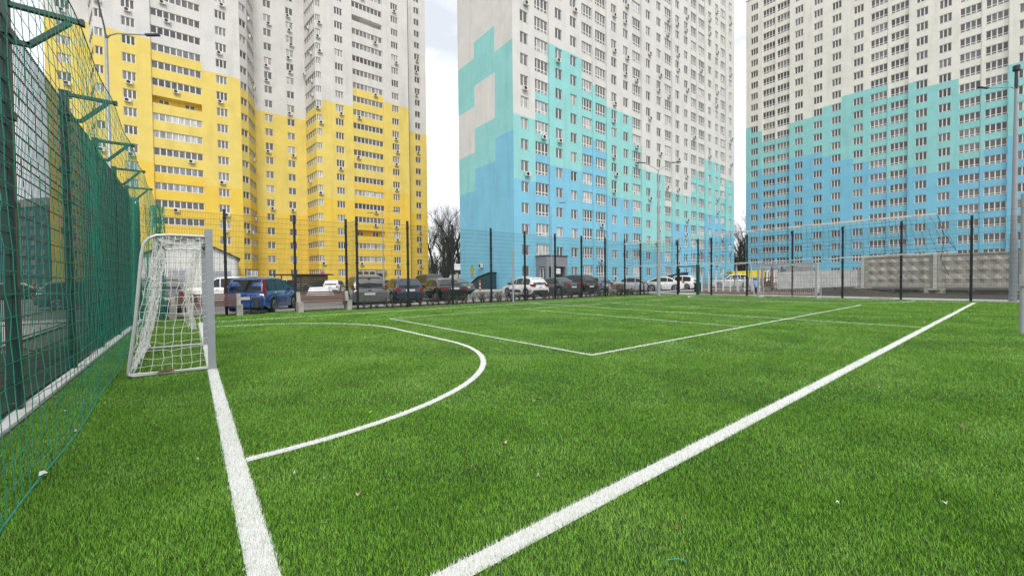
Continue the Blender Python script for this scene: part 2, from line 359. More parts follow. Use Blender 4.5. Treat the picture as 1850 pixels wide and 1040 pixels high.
def ac_unit():
    b = MB(); b.box((-.40, -.42, 0), (.40, -.12, .56)); b.box((-.34, -.12, .05), (-.28, .0, .1)); b.box((.28, -.12, .05), (.34, .0, .1))
    g = MB(); g.disc((-.1, -.418, .28), (0, -1, 0), .235, .012, 16); g.mi = 1; g.disc((-.1, -.432, .28), (0, -1, 0), .07, .006, 10)
    g.mi = 1
    for k in range(8):
        a = math.pi*k/8; g.bar((-.1-.22*math.cos(a), -.432, .28-.22*math.sin(a)), (-.1+.22*math.cos(a), -.432, .28+.22*math.sin(a)), .012)
    return b.mesh('air_conditioner', M['ac_white']), g.mesh('fan_grille', [M['black'], M['dark']])
AC_B, AC_G = ac_unit()
class Tower:
    def __init__(s, name, label, mats):
        s.root = thing(name, label, 'tower block'); s.mats = mats; s.wins = []; s.acs = []
    def face(s, O, th, strips, nfl, zb, zt):
        U = np.array([math.cos(th), math.sin(th)]); NN = -np.array([-math.sin(th), math.cos(th)])
        b = MB()
        def P(u, z, n): q = np.array(O)+U*u+NN*n; return (q[0], q[1], z)
        prev = None
        for st in strips:
            ua, ub = st['u']; rec = -st.get('rec', 0.); zones = st['zones']; wins = st.get('wins', []); t0, p, h = st['rows']; ww = st.get('open', {})
            cuts = sorted({ua, ub, *[x for w in wins for x in w[:2]], *[z[0] for z in zones if ua < z[0] < ub]})
            def zone(u):
                for z in zones:
                    if z[0] <= u < z[1]: return z[2], z[3]
                return zones[-1][2], zones[-1][3]
            def mcol(u, z): a, c = zone(u); return 2 if z < c else (1 if z < a else 0)
            for c0, c1 in zip(cuts[:-1], cuts[1:]):
                um = (c0+c1)/2; inw = any(w[0] <= um <= w[1] for w in wins); zA, zB = zone(um)
                if inw:
                    zs = {zb, zt}; holes = []
                    for k in range(nfl):
                        top = t0+p*k; zs |= {top, top-h}; holes.append((top-h, top))
                else: zs = {zb, zt}; holes = []
                zs |= {z for z in (zA, zB) if zb < z < zt}; zs = sorted(zs)
                for z0, z1 in zip(zs[:-1], zs[1:]):
                    zm = (z0+z1)/2
                    if any(a-1e-6 <= zm <= c+1e-6 for a, c in holes): continue
                    b.mi = mcol(um, zm); b.quad(P(c0, z0, rec), P(c1, z0, rec), P(c1, z1, rec), P(c0, z1, rec))
            if prev is not None and abs(prev-rec) > 1e-6:      # return between neighbouring bays
                zA, zB = zone((ua+ub)/2 if rec > prev else ua-.05)
                lst = sorted({zb, zt, *[z for z in (zA, zB) if zb < z < zt]})
                for z0, z1 in zip(lst[:-1], lst[1:]):
                    zm = (z0+z1)/2; b.mi = 2 if zm < zB else (1 if zm < zA else 0)
                    lo, hi = min(prev, rec), max(prev, rec)
                    b.quad(P(ua, z0, prev), P(ua, z0, rec), P(ua, z1, rec), P(ua, z1, prev))
            prev = rec
            dr = st.get('deep', .16)
            for w in wins:
                w0, w1 = w[:2]
                for k in range(nfl):
                    top = t0+p*k; bot = top-h; r2 = rec-dr
                    opn = k in st.get('open', ())
                    if opn: r2 = rec-1.3
                    b.mi = mcol(w0-.01, (top+bot)/2)
                    if opn: b.mi = mcol(w0+.01, bot-.3)
                    b.quad(P(w0, bot, rec), P(w0, top, rec), P(w0, top, r2), P(w0, bot, r2)); b.quad(P(w1, bot, r2), P(w1, top, r2), P(w1, top, rec), P(w1, bot, rec))
                    b.quad(P(w0, bot, rec), P(w0, bot, r2), P(w1, bot, r2), P(w1, bot, rec)); b.quad(P(w0, top, r2), P(w0, top, rec), P(w1, top, rec), P(w1, top, r2))
                    if opn:
                        b.quad(P(w0, bot, r2), P(w1, bot, r2), P(w1, top, r2), P(w0, top, r2))
                        for q in (.22, .75):
                            s.wins.append((P(w0+(w1-w0)*q, bot-.35, r2+.14), th, s.loggia_win))
                        continue
                    s.wins.append((P((w0+w1)/2, bot, rec-.03 if dr < .1 else rec-.06), th, w[2]))
                    if len(w) > 3 and random.random() < w[3]:
                        ux = (w0+w1)/2+random.choice((-.25, .0, .3)) if w1-w0 < 3 else random.uniform(w0+.6, w1-.6)
                        s.acs.append((P(ux, bot-.68, rec), th))
        return b
    def add_wall(s, b, name='wall'): return obj(name, b, s.mats, s.root)
    def finish(s, amax=300):
        def key(w):
            x, y, d = project(w[0]); vis = d > 1 and -30 < x < 1880 and -30 < y < 1070
            return (0 if vis else 1, d)
        s.wins.sort(key=key)
        for pos, th, wd in s.wins[:300]:
            o = obj('window', wd['fm'], None, s.root, loc=pos, rot=(0, 0, th)); obj('pane', wd['gm'], None, o)
        rest = s.wins[300:]
        if rest:
            f = MB(); mats = [];
            for pos, th, wd in rest:
                c, sn = math.cos(th), math.sin(th)
                for part, mk in ((wd['f'], wd['mats'][0]), (wd['g'], wd['mats'][1])):
                    if mk not in mats: mats.append(mk)
                    f.mi = mats.index(mk); f.add([(pos[0]+x*c-y*sn, pos[1]+x*sn+y*c, pos[2]+z) for x, y, z in part.v], part.f)
            tag(obj('upper_windows', f, [M[q] for q in mats], s.root), kind='stuff')
        vis = sorted(s.acs, key=lambda w: key((w[0],)))
        for pos, th in vis[:240]:
            if key((pos,))[0]: continue
            o = obj('air_conditioner', AC_B, None, s.root, loc=pos, rot=(0, 0, th)); obj('fan_grille', AC_G, None, o)
BAL = lambda w, h=1.78: win_frame('b', w, h, (.25, .5, .75), trans=.27, fm='upvc', gm='glass')
# --- middle tower: white over turquoise over blue
T = Tower('apartment_tower', 'middle white tower with turquoise and blue stepped bands and a blank patterned side wall', [M['white_wall'], M['teal_wall'], M['blue_wall'], M['reveal']])
X0, Y0, PB, T0 = 28.81, 38.135, 2.872, 3.12
W2 = win_frame('w', 1.36, 1.46, (.47,), gm='glass'); T.loggia_win = W2
top = lambda k: T0+PB*k+.2
gbot = lambda k: T0+PB*k-1.46
R = (T0, PB, 1.46); RG = (T0+.28, PB, 1.76)
def wb(a, c, wins, kt, kb): return dict(u=(a-X0, c-X0), wins=[(w0-X0, w0-X0+1.36, W2, .27) for w0 in wins], rows=R, zones=[(a-X0, c-X0, top(kt), top(kb))])
GL = {}
def gb(a, c, kt, kb, div=None):
    w = round(c-a-.08, 2)
    if w not in GL: GL[w] = BAL(w, 1.76)
    return dict(u=(a-X0, c-X0), wins=[(a+.04-X0, c-.04-X0, GL[w], .13)], rows=RG, rec=.22, deep=.10, zones=[(a-X0, c-X0, gbot(kt), gbot(kb))])
def dv(a, c, kt, kb): return dict(u=(a-X0, c-X0), rows=RG, rec=.10, zones=[(a-X0, c-X0, top(kt)-.3, top(kb)-.3)])
strips = [wb(28.81, 32.75, (30.13,), 7, 4), gb(32.75, 35.47, 9, 6), wb(35.47, 42.37, (36.72, 39.82), 11, 5), gb(42.37, 44.98, 10, 7), dv(44.98, 45.65, 10, 7), gb(45.65, 48.3, 10, 7),
          wb(48.3, 55.18, (49.5, 52.66), 9, 4), gb(55.18, 57.95, 8, 3), wb(57.95, 65.22, (59.28, 62.62), 6, 1), gb(65.22, 67.9, 4, 1), wb(67.9, 74.85, (69.1, 72.27), 5, 3),
          gb(74.85, 77.4, 7, 2), dv(77.4, 78.1, 7, 2), gb(78.1, 80.8, 7, 2), wb(80.8, 87.68, (82.0, 85.15), 8, 4), gb(87.68, 90.25, 6, 4), wb(90.25, 94.4, (91.72,), 7, 3)]
ZT2 = T0+PB*25+.4
b = T.face((X0, Y0), 0, strips, 25, -.1, ZT2)
T.add_wall(b)
# blank side wall with its stepped pattern; u runs from the far edge (y=52.1) to the near corner
YS = 52.1
side = MB(); pitchu = [0, 4.65, 9.87, YS-Y0]
cols = [[(-.1, 14.8, 2), (14.8, 20.1, 1), (20.1, 27.4, 0), (27.4, 34.6, 1), (34.6, ZT2, 0)],
        [(-.1, 18.0, 2), (18.0, 24.05, 1), (24.05, 30.4, 0), (30.4, 36.85, 1), (36.85, ZT2, 0)],
        [(-.1, 21.2, 2), (21.2, 33.2, 1), (33.2, ZT2, 0)]]
cols[0] = [(-.1, 14.75, 2), (14.75, 20.5, 1), (20.5, 27.35, 0), (27.35, 34.55, 1), (34.55, ZT2, 0)]
# first (far) column is split by the lower step
for i, cl in enumerate(cols):
    for z0, z1, m_ in cl:
        side.mi = m_; side.quad((X0, YS-pitchu[i], z0), (X0, YS-pitchu[i+1], z0), (X0, YS-pitchu[i+1], z1), (X0, YS-pitchu[i], z1))
T.add_wall(side, 'side_wall')
bk = MB(); bk.quad((X0, YS, -.1), (X0, YS, ZT2), (94.4, YS, ZT2), (94.4, YS, -.1)); bk.quad((94.4, YS, -.1), (94.4, YS, ZT2), (94.4, Y0, ZT2), (94.4, Y0, -.1)); bk.quad((X0, Y0, ZT2), (94.4, Y0, ZT2), (94.4, YS, ZT2), (X0, YS, ZT2))
T.add_wall(bk, 'rear_wall')
T.finish()
T2 = T
# --- right tower: faces the end of the pitch, new flats, no air conditioners
T = Tower('apartment_tower', 'right-hand cream tower over turquoise and blue with paired balconies above the concrete wall', [M['cream_wall'], M['teal_wall'], M['blue_wall'], M['reveal']])
XC, YC, PC, TC = 106.0, 40.26, 2.745, 3.08
W3 = win_frame('w', 1.62, 1.52, (.335, .665), gm='glass_new'); T.loggia_win = W3
B3w = win_frame('b', 2.62, 1.62, (.25, .5, .75), trans=.24, gm='glass_new')
ct = lambda k: TC+PC*k+.1
cb = lambda k: TC+PC*k-1.53
R3 = (TC, PC, 1.52); RB3 = (TC+.05, PC, 1.62)
def w3(a, c, wins, zones): return dict(u=(YC-a, YC-c), wins=[(YC-w, YC-w+1.62, W3) for w in wins], rows=R3, zones=[(YC-p_, YC-q_, zt, zb_) for p_, q_, zt, zb_ in zones])
def g3(a, kt, kb): return dict(u=(YC-a, YC-a+2.7), wins=[(YC-a+.04, YC-a+2.66, B3w)], rows=RB3, rec=.28, deep=.10, zones=[(YC-a, YC-a+2.7, cb(kt), cb(kb))])
def d3(a, c, kt, kb): return dict(u=(YC-a, YC-c), rows=RB3, rec=.2, zones=[(YC-a, YC-c, cb(kt), cb(kb))])
A = 36.5
strips = [w3(YC, A, (39.14,), [(YC, 38.3, ct(13), ct(8)), (38.3, A, cb(13), ct(9)+.1)]),
          g3(A, 12, 9), d3(33.8, 33.44, 12, 9), g3(33.44, 12, 9),
          w3(30.74, 16.27, (29.66, 26.0, 22.66, 18.95), [(30.74, 24.3, cb(13), cb(10)), (24.3, 20.98, ct(13), ct(9)), (20.98, 18.95, cb(14), cb(9)), (18.95, 16.27, cb(14), ct(8))]),
          g3(16.27, 14, 8), d3(13.57, 13.17, 13, 7), g3(13.17, 13, 7),
          w3(10.47, 3.78, (9.45, 6.36), [(10.47, 8.6, ct(13), ct(7)), (8.6, 3.78, cb(13), cb(7))]),
          g3(3.78, 12, 7), d3(1.08, .68, 12, 7), g3(.68, 12, 8),
          w3(-2.02, -16.5, (-3.1, -6.5, -9.9, -13.3), [(-2.02, -4.0, cb(13), ct(8)), (-4.0, -9.0, cb(13), cb(9)), (-9.0, -16.5, ct(13), cb(9))]),
          g3(-16.5, 14, 9), d3(-19.2, -19.6, 14, 9), g3(-19.6, 14, 9), w3(-22.3, -26, (-23.3,), [(-22.3, -26, cb(14), cb(10))])]
ZT3 = 70.4
T.add_wall(T.face((XC, YC), -math.pi/2, strips, 25, -.1, ZT3))
bk = MB(); bk.quad((XC, YC, -.1), (XC, YC, ZT3), (XC+15, YC, ZT3), (XC+15, YC, -.1)); bk.quad((XC, -26, ZT3), (XC+15, -26, ZT3), (XC+15, YC, ZT3), (XC, YC, ZT3)); bk.quad((XC, -26, -.1), (XC+15, -26, -.1), (XC+15, -26, ZT3), (XC, -26, ZT3))
T.add_wall(bk, 'rear_wall')
cp = MB(); cp.box((XC-.12, -26, ZT3), (XC+.3, YC+.1, ZT3+.12)); obj('parapet_cap', cp, M['galv'], T.root)
T.finish()
# --- left tower: white over yellow, stepping in and out
T = Tower('apartment_tower', 'huge white tower with a yellow lower half, glazed loggias and corner bay windows', [M['white_wall'], M['yellow_wall'], M['amber_wall'], M['reveal']])
YA, YR, PA, TA = 82.6, 88.7, 2.782, 3.70
W1c = win_frame('w', 1.58, 1.38, (.335, .665)); W1b = win_frame('w', 1.36, 1.38, (.48,)); T.loggia_win = W1b
LG = win_frame('l', 6.36, 1.2, (.125, .25, .375, .5, .625, .75, .875))
at = lambda k: TA+PA*k+.28
ab = lambda k: TA+PA*k-1.22
R1 = (TA, PA, 1.38); RL = (TA, PA, 1.2)
def w1(o, a, c, wins, kt, kb, wd, pr=.3): return dict(u=(a-o, c-o), wins=[(w-o, w-o+(1.58 if wd is W1c else 1.36), wd, pr) for w in wins], rows=R1, zones=[(a-o, c-o, kt, kb)])
def l1(o, a, c, kt, kb, opn): return dict(u=(a-o, c-o), wins=[(a-o+.02, a-o+6.38, LG, .42)], rows=RL, rec=.25, deep=.10, open=opn, zones=[(a-o, c-o, kt, kb)])
ZT1 = TA+PA*25+.5
wall = []
wall.append(T.face((-22.13, YR), 0, [w1(-22.13, -22.13, -17.3, (-20.9,), at(14), at(6), W1c)], 25, -.1, ZT1))
o = -14.9
wall.append(T.face((o, YA), 0, [w1(o, -14.9, -9.6, (-12.98,), at(13), at(6), W1c), l1(o, -9.6, -3.1, ab(13), ab(6), (10,)), w1(o, -3.1, 2.3, (-1.18,), at(12), at(5), W1c)], 25, -.1, ZT1))
wall.append(T.face((5.15, YR), 0, [w1(5.15, 5.15, 14.05, (6.8, 10.72), at(11)+.1, at(4)-.1, W1b)], 25, -.1, ZT1))
o = 15.9
wall.append(T.face((o, YA), 0, [w1(o, 15.9, 21.9, (18.42,), at(12), at(5), W1c), l1(o, 21.9, 28.35, ab(14), ab(7), (3, 19)), w1(o, 28.35, 34.15, (30.25,), at(13), at(6), W1c)], 25, -.1, ZT1))
wall.append(T.face((34.0, YR), 0, [w1(34.0, 34.0, 41.55, (38.55,), at(12), at(5), W1b)], 25, -.1, ZT1))
def facet(p0, p1, kt, kb, nm, pr):
    p0 = np.array(p0); p1 = np.array(p1); L = np.linalg.norm(p1-p0); th = math.atan2(p1[1]-p0[1], p1[0]-p0[0]); m_ = .12
    key = ('f', round(L, 2), nm)
    if key not in GL: GL[key] = win_frame('f', L-2*m_, 1.22, [(i+1)/nm for i in range(nm-1)])
    wall.append(T.face(p0, th, [dict(u=(0, L), wins=[(m_, L-m_, GL[key], pr)], rows=(TA, PA, 1.22), deep=.10, zones=[(0, L, kt, kb)])], 25, -.1, ZT1))
# bay windows on the corners between the front and the set-back parts
facet((-17.3, YR), (-16.05, YA+.05), ab(13), ab(6), 4, .15); facet((-16.05, YA+.05), (-14.9, YA), ab(13), ab(6), 2, .1)
facet((2.3, YA), (3.55, YA+1.2), ab(12), ab(5), 2, .15); facet((3.55, YA+1.2), (5.15, YR), ab(12), ab(5), 5, .3)
facet((14.05, YR), (14.75, YA+.05), ab(12), ab(5), 5, .3); facet((14.75, YA+.05), (15.9, YA), ab(12), ab(5), 3, .3)
rw = MB(); rw.quad((34.15, YA, -.1), (34.15, YR, -.1), (34.15, YR, ZT1), (34.15, YA, ZT1)); rw.mi = 0
for (x0, x1) in ((-22.13, 41.55),):
    rw.quad((x0, YR, ZT1), (x1, YR, ZT1), (x1, YR+14, ZT1), (x0, YR+14, ZT1)); rw.quad((x0, YR+14, -.1), (x0, YR+14, ZT1), (x1, YR+14, ZT1), (x1, YR+14, -.1))
    rw.quad((x0, YR, -.1), (x0, YR, ZT1), (x0, YR+14, ZT1), (x0, YR+14, -.1)); rw.quad((x1, YR, -.1), (x1, YR+14, -.1), (x1, YR+14, ZT1), (x1, YR, ZT1))
for poly in ([(-17.3, YR), (-16.05, YA+.05), (-14.9, YA), (2.3, YA), (3.55, YA+1.2), (5.15, YR)], [(14.05, YR), (14.75, YA+.05), (15.9, YA), (34.15, YA), (34.15, YR)]):
    rw.add([(x, y, ZT1) for x, y in poly], [tuple(range(len(poly)))])
for q in wall: T.add_wall(q)
T.add_wall(rw, 'rear_wall')
pp = MB()
pp.tube([(34.25, YA+.1, .2), (34.25, YA+.1, ZT1)], .07, 6); obj('drain_pipe', pp, M['dark'], T.root)
for (xa, xb) in ((-22.0, -17.6), (5.3, 13.9), (34.3, 41.4)):       # street-level plinth
    q = MB(); q.box((xa, YR-.06, -.1), (xb, YR-.002, .9)); obj('plinth', q, M['grey_render'], T.root)
def shopfront(x0, x1, y, z1, muls):
    d = win_frame('s', x1-x0, z1-.25, muls, trans=.72, sill=0); o = obj('shop_window', d['fm'], None, T.root, loc=((x0+x1)/2, y-.16, .25)); obj('pane', d['gm'], None, o)
shopfront(22.0, 25.9, YA, 3.4, (.33, .66)); shopfront(2.6, 4.3, YA, 3.3, (.4, .75))
q = MB(); q.box((26.1, YA-.9, 3.3), (28.3, YA-.0, 3.5)); obj('entrance_canopy', q, M['grey_render'], T.root)
q = MB(); q.box((26.4, YA-.05, .2), (27.9, YA+.02, 2.7)); obj('door', q, M['dark'], T.root)
q = MB(); q.box((14.9, YA-.12, 2.5), (15.6, YA-.06, 3.3)); obj('sign_panel', q, M['pink'], T.root)
T.finish()
# --- dull teal block far behind the left fence
T = thing('apartment_block', 'dull dark teal block with a grey parapet seen through the green net on the left', 'block')
pl = [from_depth(-140, 505, 135), from_depth(91, 505, 118)]
q = MB(); a = np.array(pl[0][:2]); c = np.array(pl[1][:2]); L = np.linalg.norm(c-a); th = math.atan2(c[1]-a[1], c[0]-a[0]); n_ = np.array([-math.sin(th), math.cos(th)])
HB = 24.0
def box_on(mb, u0, u1, z0, z1, d0, d1):
    U = (c-a)/L; p = [a+U*u0+n_*d0, a+U*u1+n_*d0, a+U*u1+n_*d1, a+U*u0+n_*d1]
    mb.add([(*x, z0) for x in p]+[(*x, z1) for x in p], [(0, 3, 2, 1), (4, 5, 6, 7), (0, 1, 5, 4), (1, 2, 6, 5), (2, 3, 7, 6), (3, 0, 4, 7)])
box_on(q, 0, L, -.1, HB, 0, 14); obj('wall', q, M['dteal_wall'], T)
q = MB(); box_on(q, -.1, L+.1, HB, HB+2.3, -.15, 14.1); obj('parapet', q, M['grey_render'], T)
W4 = win_frame('w', 1.7, 1.5, (.5,), fm='bronze_frame', gm='glass_new'); U = (c-a)/L
for k in range(8):
    for i in range(int(L/4.2)):
        p = a+U*(2.2+i*4.2)-n_*.14
        o = obj('window', W4['fm'], None, T, loc=(*p, 1.3+2.85*k), rot=(0, 0, th)); obj('pane', W4['gm'], None, o)

# ------------------------------------------------------------------ fences
def wire_panel(L, H=4.05, z0=.06, r=.0034, vs=.05, hs=.22):
    b = MB(); n = int(round(L/vs))
    for i in range(n+1):
        x = L*i/n; b.tube([(x, 0, z0), (x, 0, H)], r, 3, False)
    k = int((H-z0)/hs)
    for i in range(k+1):
        z = z0+.03+i*(H-z0-.06)/k
        b.tube([(0, -.006, z), (L, -.006, z)], r*1.25, 3, False); b.tube([(0, .006, z), (L, .006, z)], r*1.25, 3, False)
    return b.mesh('wire_panel', M['green_metal'])
PM = {}
pb = MB(); pb.box((-.045, -.045, -.05), (.045, .045, 4.2)); pb.box((-.05, -.05, 4.2), (.05, .05, 4.215))
for z in (.3, 1.2, 2.1, 3.0, 3.85): pb.box((-.062, -.062, z), (.062, .062, z+.06))
POST = pb.mesh('post', M['black_metal']); POSTG = pb.mesh('post', mat('deep_green_post', (.006, .036, .028), rough=.45))
def fence(root, pts, post=POST, panels=True, first=True):
    for i, p in enumerate(pts):
        if i or first: obj('post', post, None, root, loc=(p[0], p[1], 0))
        if panels and i < len(pts)-1:
            q = pts[i+1]; L = math.hypot(q[0]-p[0], q[1]-p[1])
            key = round(L, 2)
            if key not in PM: PM[key] = wire_panel(key)
            tag(obj('wire_panel', PM[key], None, root, loc=(p[0], p[1], 0), rot=(0, 0, math.atan2(q[1]-p[1], q[0]-p[0]))), kind='stuff')
FL = thing('wire_fence', 'dark green wire mesh fence on the left with angled net brackets, receding behind the goal', 'fence')
LY = [-3.4, -.8, 1.85, 4.4, 6.95, 9.5, 12.05, 15.3]
PM_far = PM; PM = {}; _wp = wire_panel; wire_panel = lambda L: _wp(L, r=.0042, vs=.05)
fence(FL, [(XL, y) for y in LY], POSTG); PM = PM_far; wire_panel = _wp
bm_ = MB()
bm_.bar((-.03, 0, 4.17), (.56, 0, 4.17), .06, .045); bm_.bar((.03, 0, 3.80), (.19, 0, 3.80), .05, .045); bm_.bar((.17, 0, 3.795), (.47, 0, 4.14), .05, .045); bm_.box((.55, -.035, 4.14), (.585, .035, 4.2))
BRK = bm_.mesh('net_bracket', M['green_metal'])
for y in LY[:-1]: obj('net_bracket', BRK, None, FL, loc=(XL, y, 0))
cab = MB()
cab.tube([(XL+.05, -3.4, 2.6), (XL+.05, -1, 2.56), (XL+.05, 1.8, 2.58), (XL+.05, 4.4, 2.55), (XL+.05, 6.95, 2.58), (XL+.05, 9.5, 2.56), (XL+.05, 15, 2.6)], .008, 5); obj('cable', cab, M['black'], FL)
FF = thing('wire_fence', 'dark wire mesh fence on tall posts along the far side beyond the benches', 'fence')
fence(FF, [(XL, YFL), (-4.25, YFL), (-1.75, YFL), (.42, YFL), (.6, YF)], POST, first=False)
fence(FF, [(.6, YF), (3.05, YF), (5.55, YF), (8.05, YF), (10.55, YF), (13.1, YF), (15.6, YF), (18.1, YF), (20.4, YF), (22.4, YF), (XE, YF)], POST, first=False)
FE = thing('wire_fence', 'dark wire mesh fence behind the far goal, in front of the concrete wall', 'fence')
EY = [YF, 12.55]; EY2 = [10.9, 9.9, 7.45, 4.75, 2.2, -.32, -2.84, -5.35, -7.85, -10.3, -12.8]
fence(FE, [(XE, y) for y in EY], POST, first=False); fence(FE, [(XE, y) for y in EY2], POST)
vb = MB(); vb.bar((0, 0, 3.85), (-.30, 0, 4.12), .04, .035); vb.bar((-.28, 0, 4.13), (0, 0, 4.17), .035, .03)
VBR = vb.mesh('net_bracket', M['black_metal'])
for y in EY2[:6]+EY: obj('net_bracket', VBR, None, FE, loc=(XE, y, 0))
# gate in the far right corner
G = thing('mesh_gate', 'dark green open gate frame in the far corner beside the litter bin', 'gate', (XE, 11.7, 0))
for yy, w in ((.82, .055), (-.78, .09)):
    q = MB(); q.box((-w, yy-w, -.05), (w, yy+w, 2.35)); obj('gate_post', q, M['green_metal'] if w > .06 else M['black_metal'], G)
q = MB(); q.box((-.04, -.7, 2.12), (.04, .76, 2.2)); obj('lintel', q, M['black_metal'], G)
q = MB()
for a_, c_ in (((.02, .76, .12), (.9, 1.2, .12)), ((.02, .76, 2.0), (.9, 1.2, 2.0)), ((.9, 1.2, .12), (.9, 1.2, 2.0)), ((.02, .76, .12), (.02, .76, 2.0))): q.bar(a_, c_, .05)
for i in range(1, 12):
    t_ = i/12; q.bar((.02+.88*t_, .76+.44*t_, .12), (.02+.88*t_, .76+.44*t_, 2.0), .008)
obj('gate_leaf', q, M['black_metal'], G)
# ------------------------------------------------------------------ nets
def grid_net(b, f, nu, nv, r, jit, skip=0, n=3):
    """f(u,v)->point ; cords along both directions with knots slightly out of true"""
    J = rng.normal(0, jit, (nu+1, nv+1, 3))
    Pt = [[Vector(f(i/nu, j/nv))+Vector(J[i, j]) for j in range(nv+1)] for i in range(nu+1)]
    for i in range(nu+1): b.tube(Pt[i], r, n, False)
    for j in range(nv+1): b.tube([Pt[i][j] for i in range(nu+1)], r, n, False)
tipx, tipz = XL+.54, 4.16
def curtain(u, v):
    y = -3.2+u*18.3; bay = .5-.5*math.cos(2*math.pi*((y+.8) % 2.58)/2.58)
    gx = -6.17-.018*max(0, y)-.012*max(0, y-4)
    x = tipx+(gx-tipx)*v+.05*math.sin(v*math.pi)*math.sin(y*1.3)+.10*max(0, v-.86)*math.sin(y*2.1)
    z = (tipz-.10*bay)*(1-v)+.012
    return (x, y+.04*math.sin(v*5+y), z)
q = MB(); grid_net(q, curtain, 131, 30, .0027, .0035)
q.tube([curtain(i/90, 0) for i in range(91)], .006, 4, False); q.tube([curtain(i/90, 1) for i in range(91)], .007, 4, False)
NT = tag(obj('hanging_net', q, M['green_cord']), 'green cord net hanging from the brackets down to the turf on the left', 'net')
q = MB()
for k in range(46):       # gathered end of the net in the far left corner
    x = XL+.55+random.gauss(0, .09); y = 15.0+random.gauss(0, .06); 
    q.tube([(x+random.gauss(0, .02)+.10*(1-j/9)*(random.random()-.5), y+random.gauss(0, .03), 4.1*(1-j/9)+.02) for j in range(10)], .008, 3, False)
tag(obj('gathered_net', q, M['green_cord']), 'bundled end of the green net in the far left corner behind the goal', 'net')
# ------------------------------------------------------------------ goals (local origin midway between the posts, mouth towards +x)
def make_goal():
    g = thing('football_goal', 'near football goal with grey posts and a loose white net, beside the green net', 'goal', (GLX, (GP0+GP1)/2, 0))
    hw = (GP1-GP0)/2; s_ = .046
    for y in (-hw, hw):
        q = MB(); q.box((-s_, y-s_, -.02), (s_, y+s_, 2.11)); q.box((-s_-.002, y-s_-.002, 1.985), (s_+.002, y+s_+.002, 1.992)); q.box((-s_-.001, y-.012, 2.03), (s_+.003, y+.012, 2.05)); obj('post', q, M['steel_paint'], g)
    q = MB(); q.box((-s_+.003, -hw+s_, 2.015), (s_-.003, hw-s_, 2.105)); obj('crossbar', q, M['steel_paint'], g)
    for y in (-hw, hw):
        q = MB(); q.tube([(-.05, y, 2.0), (-.45, y, 2.0), (-.60, y, 1.985), (-.68, y, 1.94), (-.73, y, 1.86), (-.76, y, 1.7), (-.84, y, .8), (-.925, y, .12), (-.93, y, .055), (-.88, y, .028), (-.05, y, .028)], .021, 10)
        obj('side_frame', q, M['tube_white'], g, smooth=50)
    q = MB(); q.tube([(-.62, -hw, 1.975), (-.62, hw, 1.975)], .016, 8); obj('rear_bar', q, M['steel_paint'], g)
    q = MB(); q.tube([(-.93, -hw, .05), (-.93, hw, .05)], .016, 8); obj('base_bar', q, M['tube_white'], g)
    q = MB(); r = .0034
    def xb(z): return -.62-.31*(1-min(1, z/1.95))
    def sidep(y, sg):
        def f(u, v):
            z = .05+1.93*(1-v); x0 = -.03; x1 = xb(z)
            return (x0+(x1-x0)*u, y+sg*.03*math.sin(u*math.pi)*math.sin(v*math.pi), z-.03*math.sin(u*math.pi)*(1-v*.5))
        return f
    grid_net(q, sidep(-hw, 1), 8, 18, r, .010)
    grid_net(q, lambda u, v: (-.04+(-.58)*u, -hw+2*hw*v, 2.0-.05*math.sin(u*math.pi)-.03*math.sin(v*9)), 5, 25, r, .012)
    grid_net(q, lambda u, v: (xb(1.95*(1-v))+.05*math.sin(v*math.pi)+.04*math.sin(u*11)*v, -hw+2*hw*u, 1.96*(1-v)+.05*v), 30, 19, r, .016)
    for k in range(30):      # far side panel hangs gathered near its post
        a0 = random.gauss(0, .05); c0 = random.gauss(0, .05)
        q.tube([(-.10-.22*math.sin(j/10*2.6)*(.6+.4*random.random())+a0*.8+random.gauss(0, .02), hw-.03+c0+random.gauss(0, .02), 1.98-j*.163) for j in range(11)], r*1.1, 3, False)
    for k in range(5):       # bundled hem along the back
        q.tube([(-.90+random.gauss(0, .018), -hw+2*hw*j/22, .07+.05*abs(math.sin(j*.9+k))+random.gauss(0, .01)) for j in range(23)], .008, 4, False)
    q.tube([(-.03, -hw, .05), (-.3, -hw-.02, .045), (-.6, -hw-.02, .05), (-.9, -hw, .06)], .012, 5, False)
    obj('net', q, M['white_cord'], g)
    q = MB()
    for k in range(9): 
        t_ = random.random(); q.tube([(-.68+.1*t_, -hw-.02, .05), (-.62+.1*t_+random.gauss(0, .03), -hw-.03, .06+.03*random.random())], .012, 4)
    return g
goal = make_goal()
q = MB()
for k in range(14):
    x, y = GLX-.60+random.gauss(0, .07), GP0-.03+random.gauss(0, .02); q.bar((x, y, .04+random.random()*.03), (x+random.uniform(.03, .09), y+random.gauss(0, .02), .05+random.random()*.04), .03, .006)
tag(obj('leaf_clump', q, M['leaf_brown']), 'clump of dry brown leaves caught on the near goal base', 'leaves')
goal2 = copy_tree(goal); goal2.location = (GFX, (GP0+GP1)/2, 0); goal2.rotation_euler = (0, 0, math.pi)
tag(goal2, 'distant football goal with grey posts in front of the rusty gates')
